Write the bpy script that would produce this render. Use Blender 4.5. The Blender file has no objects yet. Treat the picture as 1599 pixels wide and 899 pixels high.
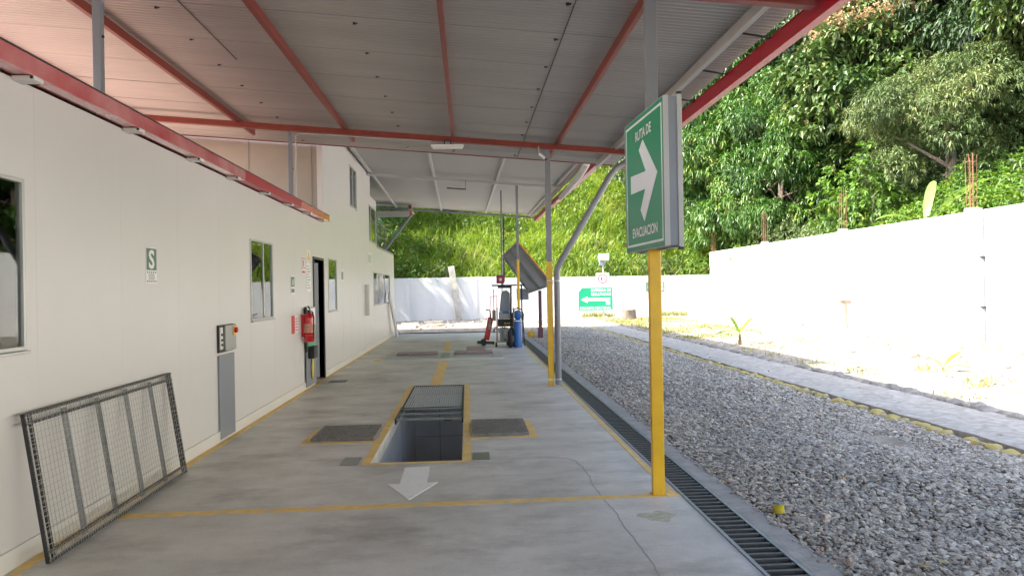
import bpy, math, random
import numpy as np
from mathutils import Matrix, Vector, noise
R = math.radians; PI = math.pi
random.seed(7); rng = np.random.default_rng(7)
sc = bpy.context.scene
col = sc.collection

# ------------------------------------------------------------------ camera
cd = bpy.data.cameras.new('camera'); cam = bpy.data.objects.new('camera', cd); col.objects.link(cam)
cd.sensor_width = 36; cd.lens = 26.0; cd.clip_end = 3000; cd.clip_start = 0.05
cam.matrix_world = Matrix.Translation((0, 0, 1.6)) @ Matrix.Rotation(R(-3.446), 4, 'Z') @ Matrix.Rotation(R(90 + 0.1134), 4, 'X') @ Matrix.Rotation(R(-1.0), 4, 'Z')
sc.camera = cam
# ------------------------------------------------------------------ light
SUNV = Vector((0.97, 0.20, -1.0)).normalized()          # direction the light travels
elev = math.asin(-SUNV.z); az = math.atan2(-SUNV.x, -SUNV.y)
w = bpy.data.worlds.new('World'); sc.world = w; w.use_nodes = True
nt = w.node_tree; bg = nt.nodes['Background']; bg.inputs[1].default_value = 0.15
sky = nt.nodes.new('ShaderNodeTexSky'); sky.sky_type = 'NISHITA'; sky.sun_disc = False
sky.sun_elevation = elev; sky.sun_rotation = az % (2 * PI); sky.dust_density = 3.0; sky.ozone_density = 0.6
nt.links.new(sky.outputs[0], bg.inputs[0])
sl = bpy.data.lights.new('sun', 'SUN'); sl.energy = 3.2; sl.angle = R(0.55); sl.color = (1.0, 0.95, 0.87)
so = bpy.data.objects.new('sun', sl); col.objects.link(so); so.rotation_euler = SUNV.to_track_quat('-Z', 'Y').to_euler()
so.location = (-20, -5, 25)
sc.view_settings.view_transform = 'Standard'; sc.view_settings.look = 'None'
sc.view_settings.gamma = 1; sc.view_settings.exposure = 2.42
sc.render.engine = 'CYCLES'
sc.cycles.max_bounces = 10; sc.cycles.diffuse_bounces = 6; sc.cycles.transparent_max_bounces = 12

# ------------------------------------------------------------------ materials
def mat(name, rgb, rough=0.6, metal=0.0, var=0.0, scale=3.0, rgb2=None, bump=0.0, bscale=40.0, spec=0.5, coat=0.0, stretch=None, wear=None, detail=5.0):
    m = bpy.data.materials.new(name); m.use_nodes = True
    n = m.node_tree.nodes; l = m.node_tree.links; b = n['Principled BSDF']
    b.inputs['Roughness'].default_value = rough; b.inputs['Metallic'].default_value = metal
    b.inputs['Specular IOR Level'].default_value = spec; b.inputs['Coat Weight'].default_value = coat
    b.inputs['Base Color'].default_value = (*rgb, 1)
    tc = n.new('ShaderNodeTexCoord'); mp = n.new('ShaderNodeMapping'); l.new(tc.outputs['Object'], mp.inputs[0])
    if stretch: mp.inputs['Scale'].default_value = stretch
    if var > 0 or rgb2:
        t = n.new('ShaderNodeTexNoise'); t.inputs['Scale'].default_value = scale; t.inputs['Detail'].default_value = detail; t.inputs['Roughness'].default_value = 0.62
        l.new(mp.outputs[0], t.inputs['Vector'])
        r = n.new('ShaderNodeValToRGB'); r.color_ramp.elements[0].position = 0.32; r.color_ramp.elements[1].position = 0.68
        c2 = rgb2 if rgb2 else tuple(min(1, c * (1 + var)) for c in rgb)
        c1 = rgb if rgb2 else tuple(c * (1 - var) for c in rgb)
        r.color_ramp.elements[0].color = (*c1, 1); r.color_ramp.elements[1].color = (*c2, 1)
        l.new(t.outputs[0], r.inputs[0]); out = r.outputs[0]
        if wear:                       # worn spots where the colour underneath shows
            t2 = n.new('ShaderNodeTexNoise'); t2.inputs['Scale'].default_value = wear[1]; t2.inputs['Detail'].default_value = 8
            l.new(tc.outputs['Object'], t2.inputs['Vector'])
            r2 = n.new('ShaderNodeValToRGB'); r2.color_ramp.elements[0].position = wear[2]; r2.color_ramp.elements[1].position = wear[2] + 0.08
            l.new(t2.outputs[0], r2.inputs[0])
            mx = n.new('ShaderNodeMix'); mx.data_type = 'RGBA'; l.new(r2.outputs[0], mx.inputs[0]); l.new(out, mx.inputs[6]); mx.inputs[7].default_value = (*wear[0], 1)
            out = mx.outputs[2]
        l.new(out, b.inputs['Base Color'])
        mr = n.new('ShaderNodeMapRange'); lo, hi = (max(0.285, rough - 0.09), rough + 0.09) if rough >= 0.28 else (max(0.03, rough - 0.09), min(0.265, rough + 0.09)); mr.inputs[3].default_value = lo; mr.inputs[4].default_value = min(1, hi)
        l.new(t.outputs[0], mr.inputs[0]); l.new(mr.outputs[0], b.inputs['Roughness'])
    if bump > 0:
        t = n.new('ShaderNodeTexNoise'); t.inputs['Scale'].default_value = bscale; t.inputs['Detail'].default_value = 4
        l.new(mp.outputs[0], t.inputs['Vector'])
        bn = n.new('ShaderNodeBump'); bn.inputs['Strength'].default_value = bump; bn.inputs['Distance'].default_value = 0.02
        l.new(t.outputs[0], bn.inputs['Height']); l.new(bn.outputs[0], b.inputs['Normal'])
    return m

def ramp_mat(name, stops, rough=0.5, trans=0.0, attr='tint', spec=0.5):
    m = bpy.data.materials.new(name); m.use_nodes = True
    n = m.node_tree.nodes; l = m.node_tree.links; b = n['Principled BSDF']; o = n['Material Output']
    a = n.new('ShaderNodeAttribute'); a.attribute_name = attr
    r = n.new('ShaderNodeValToRGB'); e = r.color_ramp.elements
    while len(e) < len(stops): e.new(0.5)
    for q, (p, c) in zip(e, stops): q.position = p; q.color = (*c, 1)
    l.new(a.outputs['Fac'], r.inputs[0]); l.new(r.outputs[0], b.inputs['Base Color'])
    b.inputs['Roughness'].default_value = rough; b.inputs['Specular IOR Level'].default_value = spec
    if trans:
        t = n.new('ShaderNodeBsdfTranslucent'); mx = n.new('ShaderNodeMixShader'); mx.inputs[0].default_value = trans
        hs = n.new('ShaderNodeHueSaturation'); hs.inputs['Saturation'].default_value = 1.1; hs.inputs['Value'].default_value = 1.3; hs.inputs['Hue'].default_value = 0.485
        l.new(r.outputs[0], hs.inputs['Color']); l.new(hs.outputs[0], t.inputs[0])
        l.new(b.outputs[0], mx.inputs[1]); l.new(t.outputs[0], mx.inputs[2]); l.new(mx.outputs[0], o.inputs[0])
    return m

def concrete_mat():
    m = bpy.data.materials.new('floor_concrete'); m.use_nodes = True
    n = m.node_tree.nodes; l = m.node_tree.links; b = n['Principled BSDF']
    tc = n.new('ShaderNodeTexCoord')
    def nz(s, d=6, st=(1, 1, 1), rough=0.6):
        mp = n.new('ShaderNodeMapping'); mp.inputs['Scale'].default_value = st; l.new(tc.outputs['Object'], mp.inputs[0])
        t = n.new('ShaderNodeTexNoise'); t.inputs['Scale'].default_value = s; t.inputs['Detail'].default_value = d; t.inputs['Roughness'].default_value = rough
        l.new(mp.outputs[0], t.inputs['Vector']); return t.outputs[0]
    def rp(x, p0, c0, p1, c1):
        r = n.new('ShaderNodeValToRGB'); e = r.color_ramp.elements; e[0].position = p0; e[1].position = p1; e[0].color = (*c0, 1); e[1].color = (*c1, 1); l.new(x, r.inputs[0]); return r.outputs[0]
    def mul(a, c, f=1.0):
        x = n.new('ShaderNodeMix'); x.data_type = 'RGBA'; x.blend_type = 'MULTIPLY'; x.inputs[0].default_value = f; l.new(a, x.inputs[6]); l.new(c, x.inputs[7]); return x.outputs[2]
    big = rp(nz(0.55, 5, (1.6, 0.7, 1)), 0.35, (0.68, 0.655, 0.615), 0.66, (0.82, 0.795, 0.755))
    med = rp(nz(2.6, 8, (0.8, 1.2, 1), 0.7), 0.30, (0.80, 0.79, 0.77), 0.60, (1, 1, 1))
    fine = rp(nz(60, 4), 0.3, (0.88, 0.88, 0.88), 0.7, (1, 1, 1))
    stain = rp(nz(0.8, 9, (1, 1.7, 1), 0.72), 0.50, (1, 1, 1), 0.72, (0.55, 0.545, 0.53))
    trow = rp(nz(1.1, 6, (0.8, 1.5, 1), 0.6), 0.40, (0.88, 0.88, 0.88), 0.55, (1, 1, 1))
    c = mul(mul(mul(mul(big, med), fine), stain), trow); l.new(c, b.inputs['Base Color'])
    mr = n.new('ShaderNodeMapRange'); mr.inputs[3].default_value = 0.30; mr.inputs[4].default_value = 0.62; l.new(nz(1.7, 6), mr.inputs[0]); l.new(mr.outputs[0], b.inputs['Roughness'])
    bn = n.new('ShaderNodeBump'); bn.inputs['Strength'].default_value = 0.12; bn.inputs['Distance'].default_value = 0.01; l.new(nz(9, 8), bn.inputs['Height']); l.new(bn.outputs[0], b.inputs['Normal'])
    return m

def path_mat():
    m = bpy.data.materials.new('path_stone'); m.use_nodes = True
    n = m.node_tree.nodes; l = m.node_tree.links; b = n['Principled BSDF']; b.inputs['Roughness'].default_value = 0.85
    tc = n.new('ShaderNodeTexCoord'); ns = n.new('ShaderNodeTexNoise'); ns.inputs['Scale'].default_value = 3; l.new(tc.outputs['Object'], ns.inputs['Vector'])
    ad = n.new('ShaderNodeMix'); ad.data_type = 'VECTOR'; ad.inputs[0].default_value = 0.1; l.new(tc.outputs['Object'], ad.inputs[4]); l.new(ns.outputs['Color'], ad.inputs[5])
    v = n.new('ShaderNodeTexVoronoi'); v.feature = 'DISTANCE_TO_EDGE'; v.inputs['Scale'].default_value = 4.5; l.new(ad.outputs[1], v.inputs['Vector'])
    v2 = n.new('ShaderNodeTexVoronoi'); v2.inputs['Scale'].default_value = 4.5; l.new(ad.outputs[1], v2.inputs['Vector'])
    r = n.new('ShaderNodeValToRGB'); r.color_ramp.elements[0].position = 0.02; r.color_ramp.elements[1].position = 0.14
    r.color_ramp.elements[0].color = (0.86, 0.85, 0.84, 1); r.color_ramp.elements[1].color = (1, 1, 1, 1); l.new(v.outputs[0], r.inputs[0])
    r2 = n.new('ShaderNodeValToRGB'); r2.color_ramp.elements[0].color = (0.37, 0.35, 0.315, 1); r2.color_ramp.elements[1].color = (0.47, 0.45, 0.415, 1); l.new(v2.outputs['Color'], r2.inputs[0])
    t = n.new('ShaderNodeTexNoise'); t.inputs['Scale'].default_value = 14; t.inputs['Detail'].default_value = 8; l.new(tc.outputs['Object'], t.inputs['Vector'])
    r3 = n.new('ShaderNodeValToRGB'); r3.color_ramp.elements[0].position = 0.3; r3.color_ramp.elements[0].color = (0.7, 0.7, 0.68, 1); r3.color_ramp.elements[1].position = 0.65; l.new(t.outputs[0], r3.inputs[0])
    x = n.new('ShaderNodeMix'); x.data_type = 'RGBA'; x.blend_type = 'MULTIPLY'; x.inputs[0].default_value = 1; l.new(r.outputs[0], x.inputs[6]); l.new(r2.outputs[0], x.inputs[7])
    y = n.new('ShaderNodeMix'); y.data_type = 'RGBA'; y.blend_type = 'MULTIPLY'; y.inputs[0].default_value = 1; l.new(x.outputs[2], y.inputs[6]); l.new(r3.outputs[0], y.inputs[7])
    l.new(y.outputs[2], b.inputs['Base Color'])
    bn = n.new('ShaderNodeBump'); bn.inputs['Strength'].default_value = 0.5; bn.inputs['Distance'].default_value = 0.02; l.new(r.outputs[0], bn.inputs['Height']); l.new(bn.outputs[0], b.inputs['Normal'])
    return m

def glass_mat():
    m = bpy.data.materials.new('window_glass'); m.use_nodes = True
    n = m.node_tree.nodes; l = m.node_tree.links; o = n['Material Output']; n.remove(n['Principled BSDF'])
    g = n.new('ShaderNodeBsdfGlossy'); g.inputs['Roughness'].default_value = 0.015; g.inputs[0].default_value = (0.95, 0.97, 0.97, 1)
    t = n.new('ShaderNodeBsdfTransparent'); t.inputs[0].default_value = (0.72, 0.74, 0.74, 1)
    f = n.new('ShaderNodeFresnel'); f.inputs[0].default_value = 1.5
    mx = n.new('ShaderNodeMixShader'); l.new(f.outputs[0], mx.inputs[0]); l.new(t.outputs[0], mx.inputs[1]); l.new(g.outputs[0], mx.inputs[2]); l.new(mx.outputs[0], o.inputs[0])
    return m

M = dict(
 panel=mat('wall_panel', (0.67, 0.645, 0.635), 0.38, var=0.04, scale=0.5, bump=0.02, bscale=1.2, spec=0.6),
 skirt=mat('skirting_white', (0.70, 0.68, 0.65), 0.45, var=0.04),
 beige=mat('partition_board', (0.40, 0.35, 0.30), 0.7, var=0.05, scale=2),
 red=mat('gutter_red', (0.40, 0.010, 0.024), 0.38, var=0.10, scale=2.5, coat=0.2, spec=0.4),
 pink=mat('gutter_red_reflection', (0.52, 0.07, 0.08), 0.16, rgb2=(0.66, 0.27, 0.27), scale=1.3, coat=1.0),  # red gutter with the pale pink reflection of bright ground in its colour
 orangered=mat('gutter_orange_reflection', (0.62, 0.13, 0.03), 0.25, rgb2=(0.62, 0.04, 0.03), scale=2.5, coat=0.5),  # red gutter end with an orange reflection put into the colour
 oxide=mat('purlin_oxide', (0.22, 0.036, 0.022), 0.45, var=0.2, scale=5),
 greytube=mat('grey_tube', (0.20, 0.21, 0.235), 0.35, var=0.06, coat=0.2),
 palegrey=mat('pale_grey_tube', (0.42, 0.42, 0.41), 0.45, var=0.05),
 yellow=mat('yellow_enamel', (0.80, 0.46, 0.012), 0.38, var=0.08, scale=6, coat=0.2, wear=((0.34, 0.22, 0.10), 16, 0.70)),
 line=mat('floor_yellow', (0.84, 0.58, 0.20), 0.6, var=0.12, scale=6, wear=((0.60, 0.56, 0.46), 9, 0.56)),
 arrow=mat('floor_white', (0.90, 0.90, 0.88), 0.6, var=0.03, scale=6, wear=((0.62, 0.61, 0.58), 14, 0.64)),
 sheet=mat('roof_sheet', (0.42, 0.405, 0.38), 0.42, metal=0.35, var=0.10, scale=0.9, stretch=(0.5, 2.2, 1)),
 sheet2=mat('far_roof_sheet', (0.39, 0.38, 0.365), 0.55, var=0.03, scale=1.0),
 redroof=mat('red_roof_sheet', (0.38, 0.25, 0.21), 0.5, var=0.12, scale=2),
 concrete=concrete_mat(), path=path_mat(), glass=glass_mat(),
 kerb=mat('kerb_concrete', (0.37, 0.355, 0.325), 0.85, var=0.2, scale=7, bump=0.3),
 tile=mat('pit_tile', (0.72, 0.73, 0.72), 0.18, var=0.08, scale=2),
 tileblue=mat('pit_wall_paint', (0.80, 0.83, 0.87), 0.2, var=0.04, scale=2),
 grout=mat('pit_grout', (0.22, 0.22, 0.22), 0.8),
 steel=mat('galvanised_steel', (0.30, 0.31, 0.32), 0.38, metal=0.75, var=0.15, scale=20),
 plate=mat('checker_plate', (0.23, 0.22, 0.21), 0.5, metal=0.5, var=0.25, scale=12, bump=0.8, bscale=55),
 darksteel=mat('dark_steel', (0.045, 0.045, 0.048), 0.5, metal=0.4, var=0.2, scale=15),
 rubber=mat('black_rubber', (0.02, 0.02, 0.02), 0.6),
 maroon=mat('roller_steel', (0.34, 0.26, 0.27), 0.5, metal=0.3, var=0.2, scale=10),
 alu=mat('aluminium', (0.50, 0.50, 0.49), 0.38, metal=0.4, var=0.05),
 wire=mat('wire_galvanised', (0.40, 0.39, 0.37), 0.45, metal=0.5, var=0.15, scale=30),
 curtain=mat('grey_curtain', (0.72, 0.72, 0.72), 0.9, var=0.1),
 room=mat('room_wall', (0.45, 0.44, 0.42), 0.9),
 green=mat('sign_green', (0.0, 0.27, 0.13), 0.35, var=0.03, coat=0.2),
 greenb=mat('sign_bright_green', (0.0, 0.33, 0.15), 0.4, var=0.03),
 greeng=mat('sign_faded_green', (0.09, 0.19, 0.12), 0.5, var=0.05),
 white=mat('sign_white', (0.80, 0.80, 0.80), 0.4, var=0.02),
 signred=mat('sign_red', (0.62, 0.03, 0.04), 0.4, var=0.03),
 black=mat('black_ink', (0.02, 0.02, 0.02), 0.5),
 greyink=mat('grey_ink', (0.28, 0.28, 0.27), 0.6),
 ext=mat('extinguisher_red', (0.62, 0.012, 0.02), 0.22, var=0.04, coat=0.5),
 blue=mat('cylinder_blue', (0.02, 0.13, 0.42), 0.32, var=0.08, coat=0.2),
 cabinet=mat('cabinet_bluegrey', (0.22, 0.24, 0.28), 0.4, var=0.04),
 box=mat('switchbox_grey', (0.33, 0.33, 0.31), 0.4, metal=0.4, var=0.1, scale=10),
 wallw=mat('whitewash', (0.62, 0.62, 0.60), 0.85, var=0.05, scale=0.8, bump=0.25, bscale=14, stretch=(1, 1, 0.4), wear=((0.40, 0.38, 0.34), 1.8, 0.64)),
 wallgrey=mat('whitewash_old', (0.60, 0.60, 0.60), 0.9, var=0.06, scale=1.2, bump=0.3, bscale=14, stretch=(1.5, 1, 0.25), wear=((0.52, 0.52, 0.52), 2.6, 0.66)),
 rebar=mat('rusty_rebar', (0.20, 0.09, 0.05), 0.85, var=0.3, scale=30),
 dirt=mat('bare_earth', (0.16, 0.135, 0.10), 0.95, rgb2=(0.34, 0.31, 0.26), scale=1.6, bump=0.6, bscale=9, detail=9),
 soil=mat('hill_soil', (0.045, 0.04, 0.025), 0.95, rgb2=(0.07, 0.08, 0.03), scale=0.8, bump=0.5, bscale=4),
 bed=mat('gravel_bed', (0.20, 0.185, 0.16), 0.95, rgb2=(0.30, 0.28, 0.24), scale=22, bump=0.8, bscale=30),
 bark=mat('bark', (0.10, 0.075, 0.055), 0.9, rgb2=(0.19, 0.16, 0.13), scale=6, bump=0.8, bscale=12, stretch=(1, 1, 0.3)),
 wood=mat('old_wood', (0.33, 0.28, 0.22), 0.85, var=0.25, scale=5, stretch=(3, 3, 0.5), bump=0.2),
 pale=mat('pale_board', (0.62, 0.60, 0.58), 0.7, var=0.08, scale=4),
 ystone=mat('yellow_painted_stone', (0.42, 0.34, 0.11), 0.8, var=0.15, scale=5, wear=((0.24, 0.22, 0.18), 9, 0.54), bump=0.4, bscale=18),
 rock=mat('border_rock', (0.13, 0.125, 0.115), 0.85, rgb2=(0.32, 0.305, 0.28), scale=3, bump=0.5, bscale=14),
 rock2=mat('pale_rock', (0.26, 0.24, 0.21), 0.9, rgb2=(0.44, 0.42, 0.38), scale=4, bump=0.5, bscale=14),
 canpaint=mat('can_yellow', (0.62, 0.50, 0.04), 0.45, var=0.15, scale=20, wear=((0.5, 0.5, 0.48), 16, 0.6)),
 orange=mat('orange_plastic', (0.72, 0.33, 0.03), 0.45, var=0.1),
 led=mat('tube_diffuser', (0.72, 0.72, 0.70), 0.4),
)
M['gravel'] = ramp_mat('gravel_stone', [(0, (0.24, 0.22, 0.19)), (0.3, (0.33, 0.30, 0.255)), (0.6, (0.41, 0.375, 0.315)), (0.85, (0.47, 0.43, 0.36)), (0.97, (0.60, 0.55, 0.47)), (1, (0.42, 0.26, 0.17))], 0.85)
M['mango'] = ramp_mat('mango_leaf', [(0, (0.018, 0.055, 0.008)), (0.5, (0.045, 0.12, 0.015)), (0.85, (0.10, 0.20, 0.03)), (1, (0.30, 0.30, 0.08))], 0.36, 0.16)
M['teak'] = ramp_mat('broad_leaf', [(0, (0.03, 0.07, 0.015)), (0.5, (0.075, 0.13, 0.03)), (0.85, (0.16, 0.20, 0.07)), (1, (0.30, 0.28, 0.09))], 0.34, 0.16)
M['olive'] = ramp_mat('feathery_leaf', [(0, (0.05, 0.09, 0.025)), (0.5, (0.10, 0.15, 0.045)), (0.9, (0.17, 0.21, 0.07)), (1, (0.34, 0.28, 0.10))], 0.45, 0.2)
M['shade'] = ramp_mat('leaf_painted_shade', [(0, (0.010, 0.028, 0.006)), (0.6, (0.025, 0.06, 0.012)), (1, (0.07, 0.10, 0.03))], 0.5, 0.08)  # leaf greens darkened to paint the shade under the trees
M['flush'] = ramp_mat('beige_flower', [(0, (0.30, 0.22, 0.11)), (1, (0.48, 0.36, 0.20))], 0.7, 0.2)
M['shrub'] = ramp_mat('shrub_leaf', [(0, (0.045, 0.10, 0.015)), (0.5, (0.10, 0.20, 0.025)), (0.9, (0.19, 0.28, 0.04)), (1, (0.35, 0.30, 0.06))], 0.5, 0.35)
M['grass'] = ramp_mat('tall_grass', [(0, (0.06, 0.12, 0.015)), (0.35, (0.16, 0.26, 0.03)), (0.7, (0.28, 0.39, 0.06)), (0.93, (0.36, 0.44, 0.12)), (1, (0.46, 0.42, 0.20))], 0.55, 0.4)
M['tuft'] = ramp_mat('short_grass', [(0, (0.16, 0.18, 0.04)), (0.6, (0.26, 0.27, 0.06)), (1, (0.45, 0.40, 0.20))], 0.7, 0.3)
M['banana'] = ramp_mat('banana_leaf', [(0, (0.10, 0.22, 0.02)), (1, (0.24, 0.36, 0.04))], 0.4, 0.4)
M['bananay'] = ramp_mat('banana_leaf_yellow', [(0, (0.34, 0.34, 0.03)), (1, (0.50, 0.44, 0.04))], 0.4, 0.4)
M['bananap'] = ramp_mat('banana_leaf_pale', [(0, (0.15, 0.25, 0.06)), (1, (0.22, 0.33, 0.09))], 0.35, 0.4)

# ------------------------------------------------------------------ object helpers
def tag(o, label=None, cat=None, group=None, kind=None):
    if label: o['label'] = label
    if cat: o['category'] = cat
    if group: o['group'] = group
    if kind: o['kind'] = kind
    return o
def thing(name, loc, label, cat, group=None):
    o = bpy.data.objects.new(name, None); o.location = loc; o.empty_display_size = 0.2; col.objects.link(o)
    return tag(o, label, cat, group)
def wloc(o):
    v = Vector((0, 0, 0))
    while o is not None: v += o.location; o = o.parent
    return v
def link(name, me, parent=None):
    o = bpy.data.objects.new(name, me); col.objects.link(o)
    if parent is not None: o.parent = parent
    return o

class MB:
    def __init__(s): s.v = []; s.f = []; s.m = []
    def add(s, vs, fs, mi=0, T=None):
        k = len(s.v)
        s.v += [tuple(T @ Vector(p)) for p in vs] if T is not None else [tuple(p) for p in vs]
        s.f += [tuple(k + i for i in f) for f in fs]; s.m += [mi] * len(fs); return s
    def box(s, x0, x1, y0, y1, z0, z1, mi=0, T=None):
        vs = [(x0, y0, z0), (x1, y0, z0), (x1, y1, z0), (x0, y1, z0), (x0, y0, z1), (x1, y0, z1), (x1, y1, z1), (x0, y1, z1)]
        return s.add(vs, [(3, 2, 1, 0), (4, 5, 6, 7), (0, 1, 5, 4), (1, 2, 6, 5), (2, 3, 7, 6), (3, 0, 4, 7)], mi, T)
    def bar(s, p, q, wd, ht, mi=0, up=(0, 0, 1)):       # rectangular bar from p to q
        p = Vector(p); q = Vector(q); d = q - p; L = d.length; d.normalize(); u = Vector(up)
        if abs(d.dot(u)) > 0.99: u = Vector((0, 1, 0))
        r = d.cross(u).normalized(); u2 = r.cross(d).normalized()
        T = Matrix((( r.x, d.x, u2.x, p.x), (r.y, d.y, u2.y, p.y), (r.z, d.z, u2.z, p.z), (0, 0, 0, 1)))
        return s.box(-wd / 2, wd / 2, 0, L, -ht / 2, ht / 2, mi, T)
    def tube(s, pts, rad, n=10, mi=0, cap=True):
        pts = [Vector(p) for p in pts]; N = len(pts)
        rads = rad if isinstance(rad, (list, tuple)) else [rad] * N
        k = len(s.v); pr = None
        for i, p in enumerate(pts):
            d = (pts[min(i + 1, N - 1)] - pts[max(i - 1, 0)]).normalized()
            if pr is None: a = d.orthogonal().normalized()
            else: a = (pr - d * pr.dot(d)).normalized()
            pr = a; b = d.cross(a)
            for j in range(n):
                t = 2 * PI * j / n; s.v.append(tuple(p + (a * math.cos(t) + b * math.sin(t)) * rads[i]))
        for i in range(N - 1):
            for j in range(n):
                s.f.append((k + i * n + j, k + i * n + (j + 1) % n, k + (i + 1) * n + (j + 1) % n, k + (i + 1) * n + j)); s.m.append(mi)
        if cap:
            s.f.append(tuple(k + j for j in reversed(range(n)))); s.m.append(mi)
            s.f.append(tuple(k + (N - 1) * n + j for j in range(n))); s.m.append(mi)
        return s
    def lathe(s, prof, c=(0, 0, 0), n=20, mi=0):
        return s.tube_prof(prof, c, n, mi)
    def tube_prof(s, prof, c, n, mi):
        k = len(s.v)
        for r, z in prof:
            for j in range(n):
                t = 2 * PI * j / n; s.v.append((c[0] + r * math.cos(t), c[1] + r * math.sin(t), c[2] + z))
        for i in range(len(prof) - 1):
            for j in range(n):
                s.f.append((k + i * n + j, k + i * n + (j + 1) % n, k + (i + 1) * n + (j + 1) % n, k + (i + 1) * n + j)); s.m.append(mi)
        s.f.append(tuple(k + j for j in reversed(range(n)))); s.m.append(mi)
        s.f.append(tuple(k + (len(prof) - 1) * n + j for j in range(n))); s.m.append(mi)
        return s
    def poly(s, pts, T, d=0.002, mi=0):
        n = len(pts); vs = [(x, y, 0) for x, y in pts] + [(x, y, d) for x, y in pts]
        fs = [tuple(range(n, 2 * n)), tuple(reversed(range(n)))] + [(i, (i + 1) % n, n + (i + 1) % n, n + i) for i in range(n)]
        return s.add(vs, fs, mi, T)
    def build(s, name, mats, parent=None, bevel=0.0, smooth=False):
        me = bpy.data.meshes.new(name); off = wloc(parent) if parent is not None else Vector((0, 0, 0))
        me.from_pydata([(a - off.x, b - off.y, c - off.z) for a, b, c in s.v], [], s.f)
        for m in (mats if isinstance(mats, (list, tuple)) else [mats]): me.materials.append(m)
        me.polygons.foreach_set('material_index', s.m)
        if smooth: me.polygons.foreach_set('use_smooth', [True] * len(s.f))
        me.update(); o = link(name, me, parent)
        if bevel: b = o.modifiers.new('bevel', 'BEVEL'); b.width = bevel; b.segments = 2; b.limit_method = 'ANGLE'
        if smooth:
            try: me.set_sharp_from_angle(angle=R(40))
            except Exception: pass
        return o

def pierced(mb, U, V, holes, P, N, t, mi=0):
    """slab in the (U,V) rectangle with rectangular holes; P(u,v,d) maps to space, d = depth behind the face"""
    us = sorted(set([U[0], U[1]] + [h[0] for h in holes] + [h[1] for h in holes])); us = [u for u in us if U[0] <= u <= U[1]]
    vs = sorted(set([V[0], V[1]] + [h[2] for h in holes] + [h[3] for h in holes])); vs = [v for v in vs if V[0] <= v <= V[1]]
    def solid(i, j):
        if i < 0 or j < 0 or i >= len(us) - 1 or j >= len(vs) - 1: return False
        cu = (us[i] + us[i + 1]) / 2; cv = (vs[j] + vs[j + 1]) / 2
        return not any(h[0] < cu < h[1] and h[2] < cv < h[3] for h in holes)
    for i in range(len(us) - 1):
        for j in range(len(vs) - 1):
            if not solid(i, j): continue
            a, b, c, d = us[i], us[i + 1], vs[j], vs[j + 1]
            mb.add([P(a, c, 0), P(b, c, 0), P(b, d, 0), P(a, d, 0)], [(0, 1, 2, 3)], mi)
            mb.add([P(a, c, t), P(b, c, t), P(b, d, t), P(a, d, t)], [(3, 2, 1, 0)], mi)
            for (di, dj, p, q) in ((-1, 0, (a, d), (a, c)), (1, 0, (b, c), (b, d)), (0, -1, (a, c), (b, c)), (0, 1, (b, d), (a, d))):
                if not solid(i + di, j + dj):
                    mb.add([P(*p, 0), P(*q, 0), P(*q, t), P(*p, t)], [(3, 2, 1, 0)], mi)
    return mb

def frame(o, u, v):                       # local axes: x = u (viewer's right), y = v (up), z = out of the face
    u = Vector(u).normalized(); v = Vector(v).normalized(); n = u.cross(v)
    return Matrix(((u.x, v.x, n.x, o[0]), (u.y, v.y, n.y, o[1]), (u.z, v.z, n.z, o[2]), (0, 0, 0, 1)))
def rect(x0, y0, x1, y1): return [(x0, y0), (x1, y0), (x1, y1), (x0, y1)]
def text(name, s, T, x, y, h, wdt, m, parent, bold=0.0, z=0.003):
    cu = bpy.data.curves.new(name, 'FONT'); cu.body = s; cu.align_x = 'CENTER'; cu.align_y = 'CENTER'; cu.size = 1; cu.offset = bold; cu.resolution_u = 3
    o = bpy.data.objects.new(name, cu); col.objects.link(o)
    dg = bpy.context.evaluated_depsgraph_get(); me = bpy.data.meshes.new_from_object(o.evaluated_get(dg)); me.name = name
    bpy.data.objects.remove(o); bpy.data.curves.remove(cu)
    co = np.array([v.co[:] for v in me.vertices]); mn = co.min(0); mx = co.max(0)
    sx = wdt / (mx[0] - mn[0]); sy = h / (mx[1] - mn[1]); c = (mn + mx) / 2; off = wloc(parent)
    for v in me.vertices:
        p = T @ Vector(((v.co.x - c[0]) * sx + x, (v.co.y - c[1]) * sy + y, z)); v.co = p - off
    me.materials.clear(); me.materials.append(m)
    return link(name, me, parent)

def np_mesh(name, verts, faces, m, tint=None, parent=None, smooth=False, mats=None, midx=None):
    """verts (N,3); faces (F,k)"""
    verts = np.asarray(verts, dtype=np.float32)
    if parent is not None: verts = verts - np.array(wloc(parent)[:], dtype=np.float32)
    me = bpy.data.meshes.new(name); F, k = faces.shape
    me.vertices.add(len(verts)); me.vertices.foreach_set('co', verts.ravel())
    me.loops.add(F * k); me.loops.foreach_set('vertex_index', faces.astype(np.int32).ravel())
    me.polygons.add(F); me.polygons.foreach_set('loop_start', np.arange(0, F * k, k, dtype=np.int32))
    try: me.polygons.foreach_set('loop_total', np.full(F, k, dtype=np.int32))
    except Exception: pass
    for q in (mats or [m]): me.materials.append(q)
    if midx is not None: me.polygons.foreach_set('material_index', midx.astype(np.int32))
    me.polygons.foreach_set('use_smooth', np.full(F, smooth))
    if tint is not None:
        a = me.attributes.new('tint', 'FLOAT', 'FACE'); a.data.foreach_set('value', tint.astype(np.float32))
    me.update(calc_edges=True)
    return link(name, me, parent)

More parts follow.
